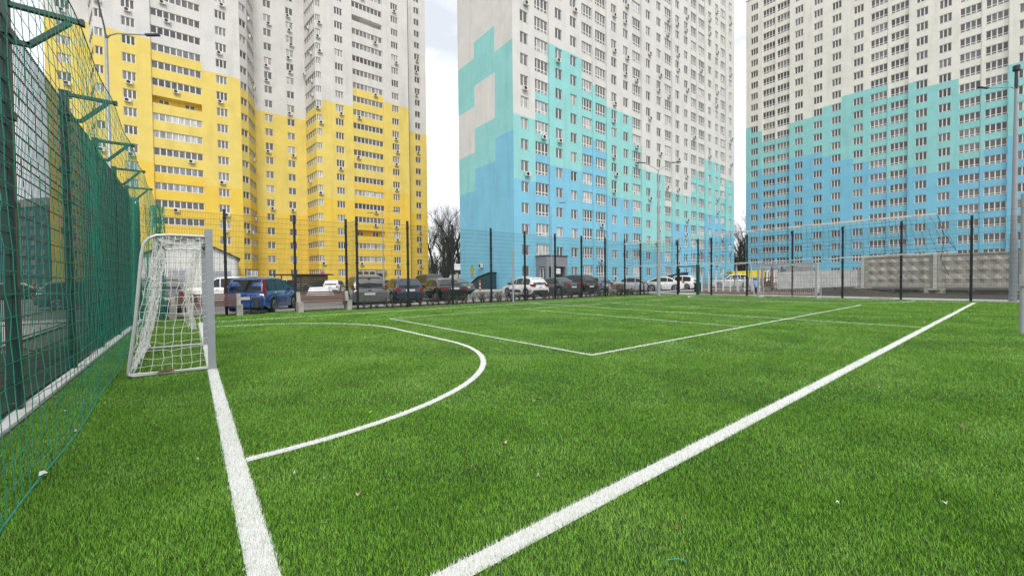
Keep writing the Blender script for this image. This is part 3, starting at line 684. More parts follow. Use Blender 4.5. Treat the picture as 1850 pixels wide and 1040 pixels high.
# ------------------------------------------------------------------ volleyball posts and net
def vpost(x, y, label):
    t = thing('volleyball_post', label, 'post', (x, y, 0))
    q = MB(); q.tube([(0, 0, -.02), (0, 0, 3.06)], .047, 12); q.tube([(0, 0, 3.06), (0, 0, 3.075)], .05, 12); obj('pole', q, M['steel_paint'], t, smooth=50)
    q = MB(); q.box((-.09, -.05, 1.05), (-.04, .05, 1.3)); q.tube([(-.09, 0, 1.15), (-.16, 0, 1.15), (-.16, 0, 1.28)], .01, 5); obj('winch', q, M['galv'], t)
    for z in (2.75, .9, 2.2):
        q = MB(); q.tube([(.05, 0, z), (.075, 0, z+.02), (.075, 0, z-.02), (.05, 0, z)], .006, 5); obj('hook', q, M['galv'], t)
    return t
vpost(9.0, 13.5, 'grey volleyball post beyond the far touchline near the white car')
vpost(9.1, -4.53, 'grey volleyball post at the right edge nearest the camera')
VA, VB = (9.0, 5.94), (9.02, -3.2)
def ztop(u): return 2.74+.07*u+.02*math.sin(u*3.14)
def zbot(u): return 1.81+.04*u-.05*math.sin(u*3.14)
V = thing('volleyball_net', 'long white-taped volleyball net sagging across the pitch in front of the far goal', 'net', (9.0, 1.4, 0))
def vp(u, v):
    y = VA[1]+(VB[1]-VA[1])*u; z = ztop(u)+(zbot(u)-ztop(u))*v
    return (.05*math.sin(u*7+v*2), y-1.4-(.35*v*max(0, u-.86)/.14 if u > .86 else 0), z)
q = MB(); grid_net(q, vp, 72, 8, .0032, .010); obj('mesh', q, M['black_cord'], V)
for nm, v, w in (('top_tape', 0, .046), ('bottom_tape', 1, .028)):
    q = MB(); pts = [vp(i/40, v) for i in range(41)]
    if nm == 'bottom_tape': pts = [(p[0], p[1], p[2]+random.gauss(0, .012)) for p in pts]
    for a_, c_ in zip(pts[:-1], pts[1:]): q.bar(a_, c_, .012, w)
    obj(nm, q, M['tape'], V)
for u, yp in ((0, 13.5), (1, -4.53)):
    for v, zp in ((0, 2.76), (1, 1.82)):
        q = MB(); p = vp(u, v); q.tube([p, (0, (p[1]+yp-1.4)/2, (p[2]+zp)/2-.05), (0, yp-1.4, zp)], .004, 4, False); obj('rope', q, M['black_cord'], V)
    q = MB(); p0, p1 = vp(u, 0), vp(u, 1); q.tube([p0, ((p0[0]+p1[0])/2, (p0[1]+p1[1])/2+.06, (p0[2]+p1[2])/2), p1], .006, 4, False); obj('rope', q, M['black_cord'], V)
q = MB(); p = vp(1, .05); q.tube([p, (0, p[1]-.12, 2.2), (0, p[1]-.06, 1.7), (0, p[1]-.2, 1.3)], .007, 4, False)
obj('rope', q, M['black_cord'], V)

# ------------------------------------------------------------------ cars (local +x is forward, origin on the ground under the middle)
def wheel_meshes(R=.325, w=.21):
    t = MB(); t.tube([(0, -w/2, 0), (0, -w/2+.03, 0), (0, w/2-.03, 0), (0, w/2, 0)], [R-.03, R, R, R-.03], 20)
    r = MB(); r.disc((0, -w/2-.004, 0), (0, 1, 0), R*.66, .02, 20)
    for k in range(5):
        a = 2*math.pi*k/5; r.bar((0, -w/2-.012, 0), (math.cos(a)*R*.63, -w/2-.012, math.sin(a)*R*.63), .05, .02)
    r.tube([(math.cos(a)*R*.64, -w/2-.01, math.sin(a)*R*.64) for a in np.linspace(0, 2*math.pi, 21)], .016, 5, False); r.disc((0, -w/2-.02, 0), (0, 1, 0), .055, .02, 10)
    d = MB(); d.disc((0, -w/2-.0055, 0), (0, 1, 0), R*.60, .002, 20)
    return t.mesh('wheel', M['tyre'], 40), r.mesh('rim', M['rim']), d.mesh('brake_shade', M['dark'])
WT, WR, WD = wheel_meshes()
KINDS = {   # H, belt, rear base/rear roof/front roof/cowl positions as fractions from the rear, nose height, bonnet height, tail top
    'hatch': dict(L=4.0, W=1.73, H=1.48, belt=.92, g=(.015, .13, .52, .73), hood=.83, nose=.62, tail=.86, glass=((.10, .30), (.315, .50), (.515, .70))),
    'mpv': dict(L=4.2, W=1.74, H=1.56, belt=.93, g=(.012, .085, .56, .80), hood=.86, nose=.62, tail=.9, glass=((.09, .30), (.315, .52), (.535, .77))),
    'suv': dict(L=4.6, W=1.86, H=1.68, belt=1.02, g=(.02, .13, .52, .71), hood=.98, nose=.72, tail=.98, glass=((.10, .28), (.295, .48), (.495, .68))),
    'sedan': dict(L=4.75, W=1.84, H=1.45, belt=.92, g=(.13, .29, .53, .72), hood=.84, nose=.62, tail=.97, glass=((.20, .31), (.32, .485), (.50, .69))),
    'van': dict(L=5.0, W=1.95, H=2.0, belt=1.12, g=(.01, .04, .66, .82), hood=1.05, nose=.75, tail=1.05, glass=((.06, .28), (.30, .54), (.56, .79)))}
def car(name, label, xy, heading, kind, pm, z=-.03, group='cars parked beyond the far fence', dark_glass=False, flip=None, **kw):
    K = dict(KINDS[kind]); K.update(kw); L, Wd, H, B = K['L'], K['W'], K['H'], K['belt']; g0, g1, g2, g3 = [(-.5+q)*L for q in K['g']]
    t = thing(name, label, 'car', (xy[0], xy[1], z), math.radians(heading), group)
    R = .325*(1.08 if kind in ('suv', 'van') else 1); xf, xr = L/2-.86, -L/2+.80; Ra = R*1.14
    def hw(x):
        q = abs(x)/(L/2); return Wd/2*(1-.02*q*q-.13*max(0, q-.72)**2/.078*.5)
    top_x = [-L/2, -L/2+.04, -L/2+.10, g0+.02 if kind != 'sedan' else -L/2+.3, g3-.05, L/2-.55, L/2-.18, L/2-.04, L/2]
    top_z = [K['tail']-.22, K['tail']-.05, K['tail'], B if kind != 'sedan' else K['tail']+.02, B, K['hood'], K['nose']+.1, K['nose'], K['nose']-.22]
    ztop = lambda x: float(np.interp(x, top_x, top_z))
    def zbot(x):
        z_ = .20 if abs(x) < L/2-.35 else .20+.12*(abs(x)-L/2+.35)/.35
        for c in (xf, xr):
            if abs(x-c) < Ra: z_ = max(z_, R+math.sqrt(Ra*Ra-(x-c)**2)-.005)
        return z_
    xs = set(np.linspace(-L/2, L/2, 27))|set(top_x)
    for c in (xf, xr): xs |= set(c+Ra*np.cos(np.linspace(0, math.pi, 11)))|{c-Ra-.002, c+Ra+.002}
    xs = sorted(x for x in xs if -L/2 <= x <= L/2)
    b = MB(); prev = None; FR = (0, .3, .62, .9, 1)
    for x in xs:
        w = hw(x); zb, zt = zbot(x), ztop(x); ring = []
        for fz, fw in zip(FR, (.965, .995, 1.0, .965, .90)): ring.append((x, w*fw, zb+(zt-zb)*fz))
        ring.append((x, w*.45, zt+.018)); full = ring+[(p[0], -p[1], p[2]) for p in reversed(ring)]
        i0 = len(b.v); b.v += full
        if prev is not None:
            n_ = len(full)
            for j in range(n_-1): b.f.append((prev+j, prev+j+1, i0+j+1, i0+j)); b.m.append(0)
        else: b.f.append(tuple(range(i0, i0+len(full)))); b.m.append(0)
        prev = i0
    b.f.append(tuple(range(prev, prev+len(full)))[::-1]); b.m.append(0)
    # greenhouse
    gx = [g0, (g0*2+g1)/3, (g0+g1*2)/3, g1, (g1*2+g2)/3, (g1+g2*2)/3, g2, (g2*2+g3)/3, (g2+g3*2)/3, g3]
    gb_ = K['tail'] if kind == 'sedan' else B
    gz = [gb_-.01, gb_+(H-.06-gb_)*.42, gb_+(H-.06-gb_)*.78, H-.05, H, H, H-.04, B+(H-.04-B)*.68, B+(H-.04-B)*.34, B-.01]
    zr = lambda x: float(np.interp(x, gx, gz)); tumble = .17*Wd
    def gw(x, z_): return hw(x)*.925-tumble*max(0, (z_-B))/(H-B)*.62
    prev = None
    for x in sorted(set(gx)|set(np.linspace(g0, g3, 14))):
        zt = zr(x); ring = [(x, gw(x, B-.03), B-.04), (x, gw(x, B+(zt-B)*.5), B+(max(zt, B)-B)*.5), (x, gw(x, zt-.05), max(zt-.05, B-.02)), (x, gw(x, zt)*.9, max(zt, B-.02)), (x, gw(x, zt)*.45, max(zt, B-.02)+.015)]
        full = ring+[(p[0], -p[1], p[2]) for p in reversed(ring)]; i0 = len(b.v); b.v += full
        if prev is not None:
            for j in range(len(full)-1): b.f.append((prev+j, prev+j+1, i0+j+1, i0+j)); b.m.append(0)
        prev = i0
    obj('body', b, pm, t, smooth=38)
    u = MB(); u.box((-L/2+.12, -Wd*.38, .17), (L/2-.12, Wd*.38, .6)); obj('underbody', u, M['black'], t)
    gm = M['car_glass']
    def slope_glass(xa, za, xb, zb_, nm, inset=.07):
        d = MB(); n_ = Vector((-(zb_-za), 0, xb-xa)).normalized()
        if (nm == 'windscreen') == (n_.x < 0): n_ = -n_
        o_ = n_*.014; wa, wb_ = gw(xa, za)*.9-inset*.6, gw(xb, zb_)*.9-inset*.5
        seg = 4
        for i in range(seg):
            f0, f1 = i/seg*2-1, (i+1)/seg*2-1
            bul = lambda f_: .02*(1-f_*f_)
            d.quad(Vector((xa, wa*f0, za))+o_*(1+bul(f0)*30), Vector((xa, wa*f1, za))+o_*(1+bul(f1)*30), Vector((xb, wb_*f1, zb_))+o_*(1+bul(f1)*30), Vector((xb, wb_*f0, zb_))+o_*(1+bul(f0)*30))
        return obj(nm, d, gm, t)
    l0, l1 = (.10, .90)
    P = lambda x0, z0, x1, z1, q: (x0+(x1-x0)*q, z0+(z1-z0)*q)
    rz0, rz1 = gb_+.03, H-.13; rx = lambda z_: float(np.interp(z_, gz[:4], gx[:4])); fx = lambda z_: float(np.interp(-z_, [-q for q in gz[6:]], gx[6:]))
    slope_glass(rx(rz0), rz0, rx(rz1), rz1, 'rear_window'); slope_glass(fx(B+.04), B+.04, fx(H-.10), H-.10, 'windscreen')
    for (f0, f1) in K['glass']:
        xa, xb = (-.5+f0)*L, (-.5+f1)*L
        d = MB()
        for sg in (-1, 1):
            cols = []
            for x in np.linspace(xa, xb, 8):
                lo, hi = B+.035, zr(x)-.09
                if hi < lo+.015: hi = lo+.015
                cols.append(((x, sg*(gw(x, lo)+.012), lo), (x, sg*(gw(x, hi)+.012), hi)))
            for p, q in zip(cols[:-1], cols[1:]): d.quad(p[0], q[0], q[1], p[1]) if sg < 0 else d.quad(p[0], p[1], q[1], q[0])
        obj('side_window', d, gm, t)
    for x, sg in ((xf, -1), (xf, 1), (xr, -1), (xr, 1)):
        o = obj('wheel', WT, None, t, loc=(x, sg*(Wd/2-.115), R), rot=(0, 0, 0 if sg < 0 else math.pi)); o.scale = (R/.325,)*3
        obj('rim', WR, None, o); obj('brake_shade', WD, None, o)
    tl = K.get('tl', (.70, .98)); tz = K.get('tz', (K['tail']-.20, K['tail']-.04))
    for sg in (-1, 1):
        d = MB(); x0 = -L/2-.012; w = hw(-L/2+.05)
        if K.get('tall_lamp'): d.box((x0+.05, min(sg*w*.86, sg*w*1.0), B-.12), (x0+.16, max(sg*w*.86, sg*w*1.0), H-.12))
        else:
            d.box((x0, min(sg*w*tl[0], sg*w*.93), tz[0]), (x0+.14, max(sg*w*tl[0], sg*w*.93), tz[1])); d.box((x0+.03, min(sg*w*.9, sg*w*1.004), tz[0]+.01), (x0+.30, max(sg*w*.9, sg*w*1.004), tz[1]-.01))
        obj('taillight', d, M['red_light'], t)
        d = MB(); w = hw(L/2-.15); d.box((L/2-.32, min(sg*w*.62, sg*w*1.0), K['nose']-.06), (L/2-.03, max(sg*w*.62, sg*w*1.0), K['nose']+.07)); obj('headlight', d, M['clear_light'], t)
        d = MB(); xm = g3-.22; d.box((xm-.06, min(sg*(hw(xm)*.94), sg*(hw(xm)+.17)), B+.01), (xm+.10, max(sg*(hw(xm)*.94), sg*(hw(xm)+.17)), B+.15)); obj('mirror', d, pm if not K.get('black_mirror') else M['trim'], t)
        for xh in ((-.5+K['glass'][1][0])*L+.12, (-.5+K['glass'][2][0])*L+.10):
            d = MB(); d.box((xh-.09, min(sg*(hw(xh)*.985), sg*(hw(xh)+.018)), B-.12), (xh+.09, max(sg*(hw(xh)*.985), sg*(hw(xh)+.018)), B-.085)); obj('door_handle', d, pm, t)
    d = MB(); d.box((-L/2-.02, -.26, K.get('pz', .60)), (-L/2+.02, .26, K.get('pz', .60)+.115)); pl = obj('number_plate', d, M['plate'], t)
    d = MB(); d.box((L/2-.02, -.26, .40), (L/2+.015, .26, .51)); obj('number_plate', d, M['plate'], t)
    d = MB(); d.box((-L/2-.008, -Wd*.42, .27), (-L/2+.3, Wd*.42, K.get('bz', .40))); obj('rear_bumper', d, M['trim'] if K.get('trim', 1) else pm, t)
    d = MB(); d.box((L/2-.3, -Wd*.36, .26), (L/2+.006, Wd*.36, .36)); d.box((L/2-.1, -.45, .50), (L/2-.005, .45, .60)); obj('grille', d, M['trim'], t)
    # panel gaps
    d = MB()
    for fr in (K['glass'][1][0]-.007, K['glass'][2][0]-.007, K['glass'][2][1]+.03):
        x = (-.5+fr)*L
        for sg in (-1, 1): d.tube([(x, sg*(hw(x)*.965+.003), B-.06), (x, sg*(hw(x)+.002), .62), (x, sg*(hw(x)*.995), .34)], .006, 3, False)
    obj('door_gap', d, M['black'], t)
    d = MB(); d.box((-L/2-.004, -.09, K['tail']-.13), (-L/2+.02, .09, K['tail']-.09)); d.bar((rx(rz0)-.04, -.05, rz0+.02), (rx(rz0+.06)-.035, .32, rz0+.07), .018); obj('wiper', d, M['trim'], t)
    return t
PT = {k: paint(k, c) for k, c in dict(blue=(.022, .078, .27), graphite=(.125, .125, .125), navy=(.018, .028, .055), black=(.010, .010, .012), white=(.72, .72, .71), gunmetal=(.055, .06, .066),
      slate=(.11, .14, .21), silver=(.36, .375, .385), grey=(.14, .15, .17), darkgreen=(.02, .06, .035), teal=(.03, .10, .11)).items()}
def at_rear(px, dep, L, head):            # centre of a car whose rear middle stands at this bearing and distance
    p = from_depth(px, 505, dep); h = math.radians(head); return (p[0]+L/2*math.cos(h), p[1]+L/2*math.sin(h))
car('hatchback', 'bright blue compact people carrier with tall red tail lamps behind the benches', at_rear(441, 17.0, 4.1, 62), 62, 'mpv', PT['blue'], L=4.1, W=1.72, H=1.56, tall_lamp=1, trim=0)
car('estate_car', 'dark car with white roof and red lamps seen through the near goal net', at_rear(290, 17.6, 4.3, 92), 92, 'suv', PT['graphite'], H=1.6)
car('suv', 'white SUV half hidden behind the blue people carrier', from_depth(398, 505, 25.5)[:2], 172, 'suv', PT['white'])
car('people_carrier', 'graphite grey people carrier with its rear to the second bench', at_rear(668, 20.8, 4.5, 80), 80, 'mpv', PT['graphite'], L=4.5, W=1.85, H=1.64, belt=.98, tail=.96, tl=(.86, .98), tz=(.90, 1.12), trim=0, pz=.62)
car('hatchback', 'dark navy hatchback between the graphite people carrier and the black saloon', at_rear(741, 23.4, 4.1, 83), 83, 'hatch', PT['navy'], L=4.1, tl=(.66, .98), tz=(.72, .92), trim=0, pz=.72)
car('saloon_car', 'glossy black saloon with wide red lamps beside the navy hatchback', at_rear(822, 24.2, 4.85, 84), 84, 'sedan', PT['black'], L=4.85, tl=(.60, .98), tz=(.78, .92), pz=.78)
car('van', 'large black van behind the black saloon', at_rear(792, 33.5, 4.8, 90), 90, 'suv', PT['black'], H=1.85, belt=1.12)
car('saloon_car', 'grey saloon parked alone by the pavement, right of the black saloon', at_rear(845, 38, 4.7, 96), 96, 'sedan', PT['grey'])
car('hatchback', 'white saloon roof showing behind the black saloon and the grey one', at_rear(815, 46, 4.5, 90), 90, 'sedan', PT['white'])
C3 = car('hatchback', 'white small hatchback with black side pads and black bumper beside the white post', at_rear(977, 30.2, 4.0, 88), 88, 'hatch', PT['white'], L=4.0, H=1.50, tl=(.60, .98), tz=(.78, .96), bz=.52, black_mirror=1, pz=.56)
d = MB(); d.box((-.62, .79, .36), (.72, .885, .54)); obj('door_pad', d, M['trim'], C3)
car('saloon_car', 'dark gunmetal saloon parked right beside the white hatchback', at_rear(1037, 32.5, 4.85, 88), 88, 'sedan', PT['gunmetal'], L=4.85, tl=(.46, .98), tz=(.80, .96), trim=0, pz=.62)
car('suv', 'black SUV behind the fence post between the gunmetal saloon and slate hatchback', at_rear(1069, 35, 4.6, 88), 88, 'suv', PT['black'])
car('hatchback', 'slate blue hatchback right of the black SUV', at_rear(1097, 40, 4.2, 84), 84, 'hatch', PT['slate'], belt=.95)
car('saloon_car', 'silver saloon facing the pitch behind the far bench', from_depth(1150, 505, 40)[:2], -62, 'sedan', PT['silver'], L=4.6)
car('saloon_car', 'white saloon seen side-on behind the gate', at_rear(1236, 40, 4.8, 118), 118, 'sedan', PT['white'], L=4.8, tl=(.5, .98), tz=(.8, .95))
car('hatchback', 'white hatchback showing its rear beside the picket barrier', at_rear(1262, 42, 4.3, 100), 100, 'hatch', PT['white'], H=1.55)
car('suv', 'white car half hidden behind the picket barrier near the yellow lorry', from_depth(1318, 505, 50)[:2], 130, 'suv', PT['white'])
for lab, px, dep, hd, kd, pc in (('white hatchback far left, beyond the playground', 44, 38, -2, 'hatch', 'white'), ('black car at the left edge beside the white hatchback', 2, 36, 200, 'sedan', 'black'), ('long dark green car in the far left row', 104, 43, 3, 'sedan', 'darkgreen'),
        ('dark teal car close behind the left fence', 163, 22.5, 8, 'hatch', 'teal'), ('white car roof beyond the dark teal car', 176, 34, 12, 'sedan', 'white')):
    car('parked_car', lab, from_depth(px, 512, dep)[:2], hd, kd, PT[pc], group='cars seen through the left fence')
for lab, px, dep, hd, kd, pc in (('white car beside the dark bin shelter', 606, 46, 60, 'hatch', 'white'), ('dark car behind the bin shelter, by the yellow tower', 585, 62, 10, 'sedan', 'black'), ('white van roof in front of the yellow tower', 655, 58, 0, 'suv', 'white'), ('grey car in front of the yellow tower entrance', 700, 60, 5, 'hatch', 'grey'),
        ('silver car below the yellow tower corner', 735, 56, 0, 'hatch', 'silver'), ('dark car in front of the yellow shop doors', 485, 62, 0, 'sedan', 'navy'), ('white estate behind the blue people carrier bonnet', 530, 58, 0, 'suv', 'white')):
    car('parked_car', lab, from_depth(px, 505, dep)[:2], hd, kd, PT[pc], group='cars in front of the yellow tower')
# ------------------------------------------------------------------ benches, bins
def bench(label, x, y, rz, Lb=2.0):
    t = thing('bench', label, 'bench', (x, y, 0), rz, 'concrete and wood benches')
    for sx in (-1, 1):
        q = MB(); q.box((sx*Lb/2-.10, -.30, 0), (sx*Lb/2+.10, .28, .44)); q.add([(sx*Lb/2-.07, .12, .44), (sx*Lb/2+.07, .12, .44), (sx*Lb/2+.07, .28, .44), (sx*Lb/2-.07, .28, .44), (sx*Lb/2-.07, .24, .86), (sx*Lb/2+.07, .24, .86), (sx*Lb/2+.07, .34, .86), (sx*Lb/2-.07, .34, .86)],
            [(4, 5, 6, 7), (0, 1, 5, 4), (1, 2, 6, 5), (2, 3, 7, 6), (3, 0, 4, 7)]); obj('leg', q, M['concrete'], t)
    for i in range(5):
        q = MB(); yb = .10+.026*i; q.box((-Lb/2+.08, yb, .47+.083*i), (Lb/2-.08, yb+.035, .47+.083*i+.062)); obj('backrest_slat', q, M['wood'], t)
    for i in range(4):
        q = MB(); q.box((-Lb/2+.11, -.28+.1*i, .40), (Lb/2-.11, -.28+.1*i+.08, .445)); obj('seat_slat', q, M['wood'], t)
    return t
bench('slatted bench with concrete ends just right of the near goal post', -4.88, 14.62, 0)
bench('slatted bench with concrete ends in front of the graphite people carrier', -.72, 14.7, 0)
bench('small slatted bench beyond the far fence, in front of the silver saloon', 21.0, 15.2, 0, 1.9)
t = thing('litter_bin', 'black framed litter bin between the two near benches', 'bin', (-3.28, 14.75, 0))
q = MB(); q.tube([(-.2, 0, 0), (-.2, 0, .78), (.2, 0, .78), (.2, 0, 0)], .02, 5); q.bar((-.26, 0, .02), (.26, 0, .02), .16, .03); obj('frame', q, M['black'], t)
q = MB(); q.tube([(0, 0, .28), (0, 0, .66)], .11, 12); obj('bucket', q, M['dark'], t)
t = thing('litter_bin', 'dark square litter bin beside the open gate', 'bin', (25.6, 11.35, 0), .2)
q = MB(); q.box((-.2, -.2, .18), (.2, .2, .85)); obj('bucket', q, M['black'], t)
q = MB(); q.box((-.22, -.22, .85), (.22, .22, .9)); q.bar((-.18, 0, 0), (-.18, 0, .18), .05); q.bar((.18, 0, 0), (.18, 0, .18), .05); obj('frame', q, M['dark'], t)
t = thing('bicycle_rack', 'black arched bicycle rack beyond the fence left of the gate', 'rack', (23.3, 15.0, 0))
for k in (0, .55): 
    q = MB(); q.tube([(k, 0, -.02)]+[(k+.32-.32*math.cos(a), 0, .62+.32*math.sin(a)) for a in np.linspace(0, math.pi, 9)]+[(k+.64, 0, -.02)], .03, 6); obj('hoop', q, M['black'], t, smooth=50)
# ------------------------------------------------------------------ street lamps
def lamp(label, p, h, arms, r=(.07, .045), head=.62, m='galv', zb=-.03):
    t = thing('street_lamp', label, 'street lamp', (p[0], p[1], zb))
    q = MB(); q.tube([(0, 0, -.1), (0, 0, h*.32), (0, 0, h*.321), (0, 0, h)], [r[0]*1.25, r[0]*1.2, r[0], r[1]], 10); obj('pole', q, M[m], t, smooth=50)
    q = MB(); q.tube([(0, 0, -.02), (0, 0, .03)], .2, 10); q.box((r[0]*1.1, -.06, .6), (r[0]*1.2+.02, .06, 1.0)); obj('base_plate', q, M[m], t)
    for ang, ln, rise in arms:
        c, s_ = math.cos(ang), math.sin(ang)
        q = MB(); q.tube([(0, 0, h-.15), (c*.10, s_*.10, h-.02), (c*.3, s_*.3, h+.05+rise*.15), (c*ln, s_*ln, h+.05+rise)], .024, 6); a_ = obj('arm', q, M[m], t, smooth=50)
        q = MB(); q.bar((c*(ln-.05), s_*(ln-.05), h+.05+rise), (c*(ln+head), s_*(ln+head), h+.08+rise), .095, .05); obj('lamp_head', q, M['dark'], a_)
    return t
RIGHT = math.atan2(CM[0][1], CM[0][0])     # image-right direction on the ground
def foot(px, dep): return from_depth(px, 505, dep)
lamp('tall street lamp rising behind the left net, one arm over the yellow tower', foot(205, 12.8), 9.05, [(RIGHT+.15, 1.15, .02), (math.atan2(CC[1]-foot(205, 12.8)[1], CC[0]-foot(205, 12.8)[0])-.10, 1.5, .25)], r=(.05, .04), head=.34)
lamp('twin-armed street lamp standing near the gate', foot(1190, 29.4), 9.1, [(RIGHT, 1.0, .42), (RIGHT+math.pi, 1.0, .42)], r=(.11, .05))
lamp('slim single-armed street lamp in front of the porch of the middle tower', foot(997, 43), 8.9, [(RIGHT, .9, .35)], r=(.07, .04))
lamp('thin twin-armed street lamp in front of the yellow tower', foot(693, 46), 9.0, [(RIGHT, 1.2, .1), (RIGHT+math.pi, 1.1, -.1)], r=(.08, .05))
lamp('distant twin-armed street lamp in front of the right-hand tower', foot(1378, 66), 9.0, [(RIGHT, 1.3, .4), (RIGHT+math.pi, 1.3, .2)], r=(.07, .05))
BL = lamp('big grey lamp mast by the concrete wall at the right', (25.3, -4.14, 0), 10.05, [(RIGHT+math.pi+.1, 1.55, -.12)], r=(.112, .06), head=.5, m='steel_paint', zb=0)
q = MB(); q.tube([(0, 0, 10.0), (0, 0, 10.85)], [.07, .06], 8); obj('mast_top', q, M['dark'], BL)
q = MB(); q.tube([(0, 0, 10.85), (0, 0, 11.08)], [.13, .12], 10); obj('sensor_box', q, M['black'], BL)
q = MB(); q.tube([(.02, -.25, .1), (.03, -.28, .9), (0, -.22, 1.4)], .02, 6); obj('cable', q, M['black'], BL)
# ------------------------------------------------------------------ concrete wall of panels with raised lozenges
CW = thing('concrete_wall', 'weathered concrete panel wall with rows of raised lozenges behind the end fence', 'wall', (38.0, 0, 0))
def wall_panel():
    b = MB(); Lp, Hp = 3.9, 2.45; b.box((0, 0, 0), (.14, Lp, Hp)); b.box((-.05, 0, 0), (0-.001, Lp, .22)); b.box((-.05, 0, Hp-.12), (-.001, Lp, Hp)); b.box((-.05, 0, .221), (-.001, .12, Hp-.121)); b.box((-.05, Lp-.12, .221), (-.001, Lp, Hp-.121))
    nx, nz_ = 6, 3; x0, z0 = .16, .3; w, h = (Lp-.32)/nx, (Hp-.5)/nz_
    for i in range(nx):
        for k in range(nz_):
            c = (x0+w*(i+.5), z0+h*(k+.5)); 
            b.add([(-.002, c[0]-w*.49, c[1]), (-.002, c[0], c[1]-h*.48), (-.002, c[0]+w*.49, c[1]), (-.002, c[0], c[1]+h*.48), (-.10, c[0]-w*.12, c[1]+.02), (-.10, c[0]+w*.12, c[1]+.02)], [(0, 4, 1), (1, 4, 5), (1, 5, 2), (2, 5, 3), (3, 5, 4), (3, 4, 0)])
    return b.mesh('wall_panel', M['concrete'])
wpm = wall_panel(); pq = MB(); pq.box((-.12, -.1, .05), (.2, .1, 2.98)); pm_ = pq.mesh('wall_post', M['concrete_lt']); fq = MB(); fq.box((-.5, -.55, -.1), (.5, .55, .36)); fm_ = fq.mesh('footing', M['concrete'])
for i in range(6):
    y = 3.85-4.13*i
    obj('wall_post', pm_, None, CW, loc=(0, y, 0)); obj('footing', fm_, None, CW, loc=(random.uniform(-.06, .06), y, random.uniform(-.03, .02)), rot=(0, 0, random.uniform(-.06, .06)))
    obj('wall_panel', wpm, None, CW, loc=(0, y-4.02, .40))
q = MB()
for k in range(70):
    x, y = 37.4+random.gauss(0, .7), random.uniform(-16, 3.4); L_ = random.uniform(.3, 1.6); a_ = random.uniform(-.5, .5)+math.pi/2
    q.bar((x, y, .05+random.random()*.18), (x+L_*math.cos(a_), y+L_*math.sin(a_), .05+random.random()*.2), random.uniform(.06, .18), random.uniform(.04, .12))
tag(obj('building_rubble', q, M['bark']), 'broken boards and rubble lying under the concrete wall', 'rubble', kind='stuff')
b = MB()
for i in range(26):
    for j in range(10):
        def P(a_, c_): x = 30+a_*.30; y = 1.6+c_*.42; e = math.sin(math.pi*a_/26)*math.sin(math.pi*c_/10); return (x, y, -.05+e*(.34+.12*math.sin(a_*1.1+c_*2)))
        b.quad(P(i, j), P(i+1, j), P(i+1, j+1), P(i, j+1))
tag(obj('soil_heap', b, M['soil']), 'low heap of dark soil left of the concrete wall', 'soil heap')
# white sheet fence, rusty gates, picket barrier
SF = thing('sheet_fence', 'whitish corrugated sheet fence between the far goal and the concrete wall', 'fence', (0, 0, 0))
p0, p1 = from_depth(1405, 505, 37), from_depth(1562, 505, 33.5)
n_ = 14
for i in range(n_):
    a_, c_ = [p0*(1-f_)+p1*f_ for f_ in (i/n_, (i+.985)/n_)]; z0 = .18+.3*i/n_; q = MB(); sub = 8
    for s_ in range(sub):
        w0, w1_ = s_/sub, (s_+1)/sub; nn = .02*(1 if s_ % 2 else -1)
        A0, A1 = a_*(1-w0)+c_*w0, a_*(1-w1_)+c_*w1_
        q.quad((A0[0]+nn, A0[1], z0), (A1[0]-nn, A1[1], z0), (A1[0]-nn, A1[1], 1.72+.14*i/n_), (A0[0]+nn, A0[1], 1.72+.14*i/n_))
    obj('sheet_panel', q, M['old_white'], SF)
RG = thing('rusty_gates', 'rusty steel gate frames standing behind the far goal', 'gate')
for px in (1377, 1395, 1413, 1509, 1545):
    p = from_depth(px, 505, 38); q = MB(); q.bar((p[0], p[1], -.1), (p[0], p[1], 2.45 if px < 1450 else 1.9), .16); obj('gate_post', q, M['rust'], RG)
p, p2 = from_depth(1377, 505, 38.2), from_depth(1413, 505, 38.2)
for k in range(26):
    f_ = random.random(); c_ = p*(1-f_)+p2*f_; q_ = (random.random()-.5)
    if k == 0: q = MB()
    q.bar((c_[0], c_[1], .2+random.random()*.6), (c_[0]+q_*.5, c_[1]+q_*.3, .6+random.random()*1.7), .035)
q.bar((p[0], p[1], 2.3), (p2[0], p2[1], 2.3), .08); q.bar((p[0], p[1], 1.2), (p2[0], p2[1], 1.2), .08); obj('gate_lattice', q, M['rust'], RG)
a_, c_ = from_depth(1420, 505, 39), from_depth(1468, 505, 37); q = MB(); q.quad((a_[0], a_[1], 1.0), (c_[0], c_[1], 1.0), (c_[0], c_[1], 2.6), (a_[0], a_[1], 2.6)); q.quad((a_[0]+.05, a_[1]+.05, 1.0), (a_[0]+.05, a_[1]+.05, 2.6), (c_[0]+.05, c_[1]+.05, 2.6), (c_[0]+.05, c_[1]+.05, 1.0)); obj('gate_sheet', q, M['grey_render'], RG)
BK = thing('picket_barrier', 'low whitish steel picket barrier between the white cars and the far goal', 'barrier')
p0, p1 = from_depth(1268, 505, 39), from_depth(1372, 505, 38)
for i in range(9):
    f_ = i/8; c_ = p0*(1-f_)+p1*f_; q = MB(); q.bar((c_[0], c_[1], -.05), (c_[0], c_[1], 1.35), .09); obj('post', q, M['white_paint'], BK)
q = MB()
for i in range(88):
    f_ = i/87; c_ = p0*(1-f_)+p1*f_; q.bar((c_[0], c_[1], .12), (c_[0], c_[1], 1.24), .022)
for z_ in (.14, 1.24): q.bar((*p0[:2], z_), (*p1[:2], z_), .045)
tag(obj('picket', q, M['galv'], BK), kind='stuff')
LR = thing('lorry', 'yellow-backed lorry parked in the gap right of the middle tower', 'lorry', from_depth(1350, 500, 47)[:2]+[0] if False else (*from_depth(1347, 500, 52)[:2], 0), math.radians(-50))
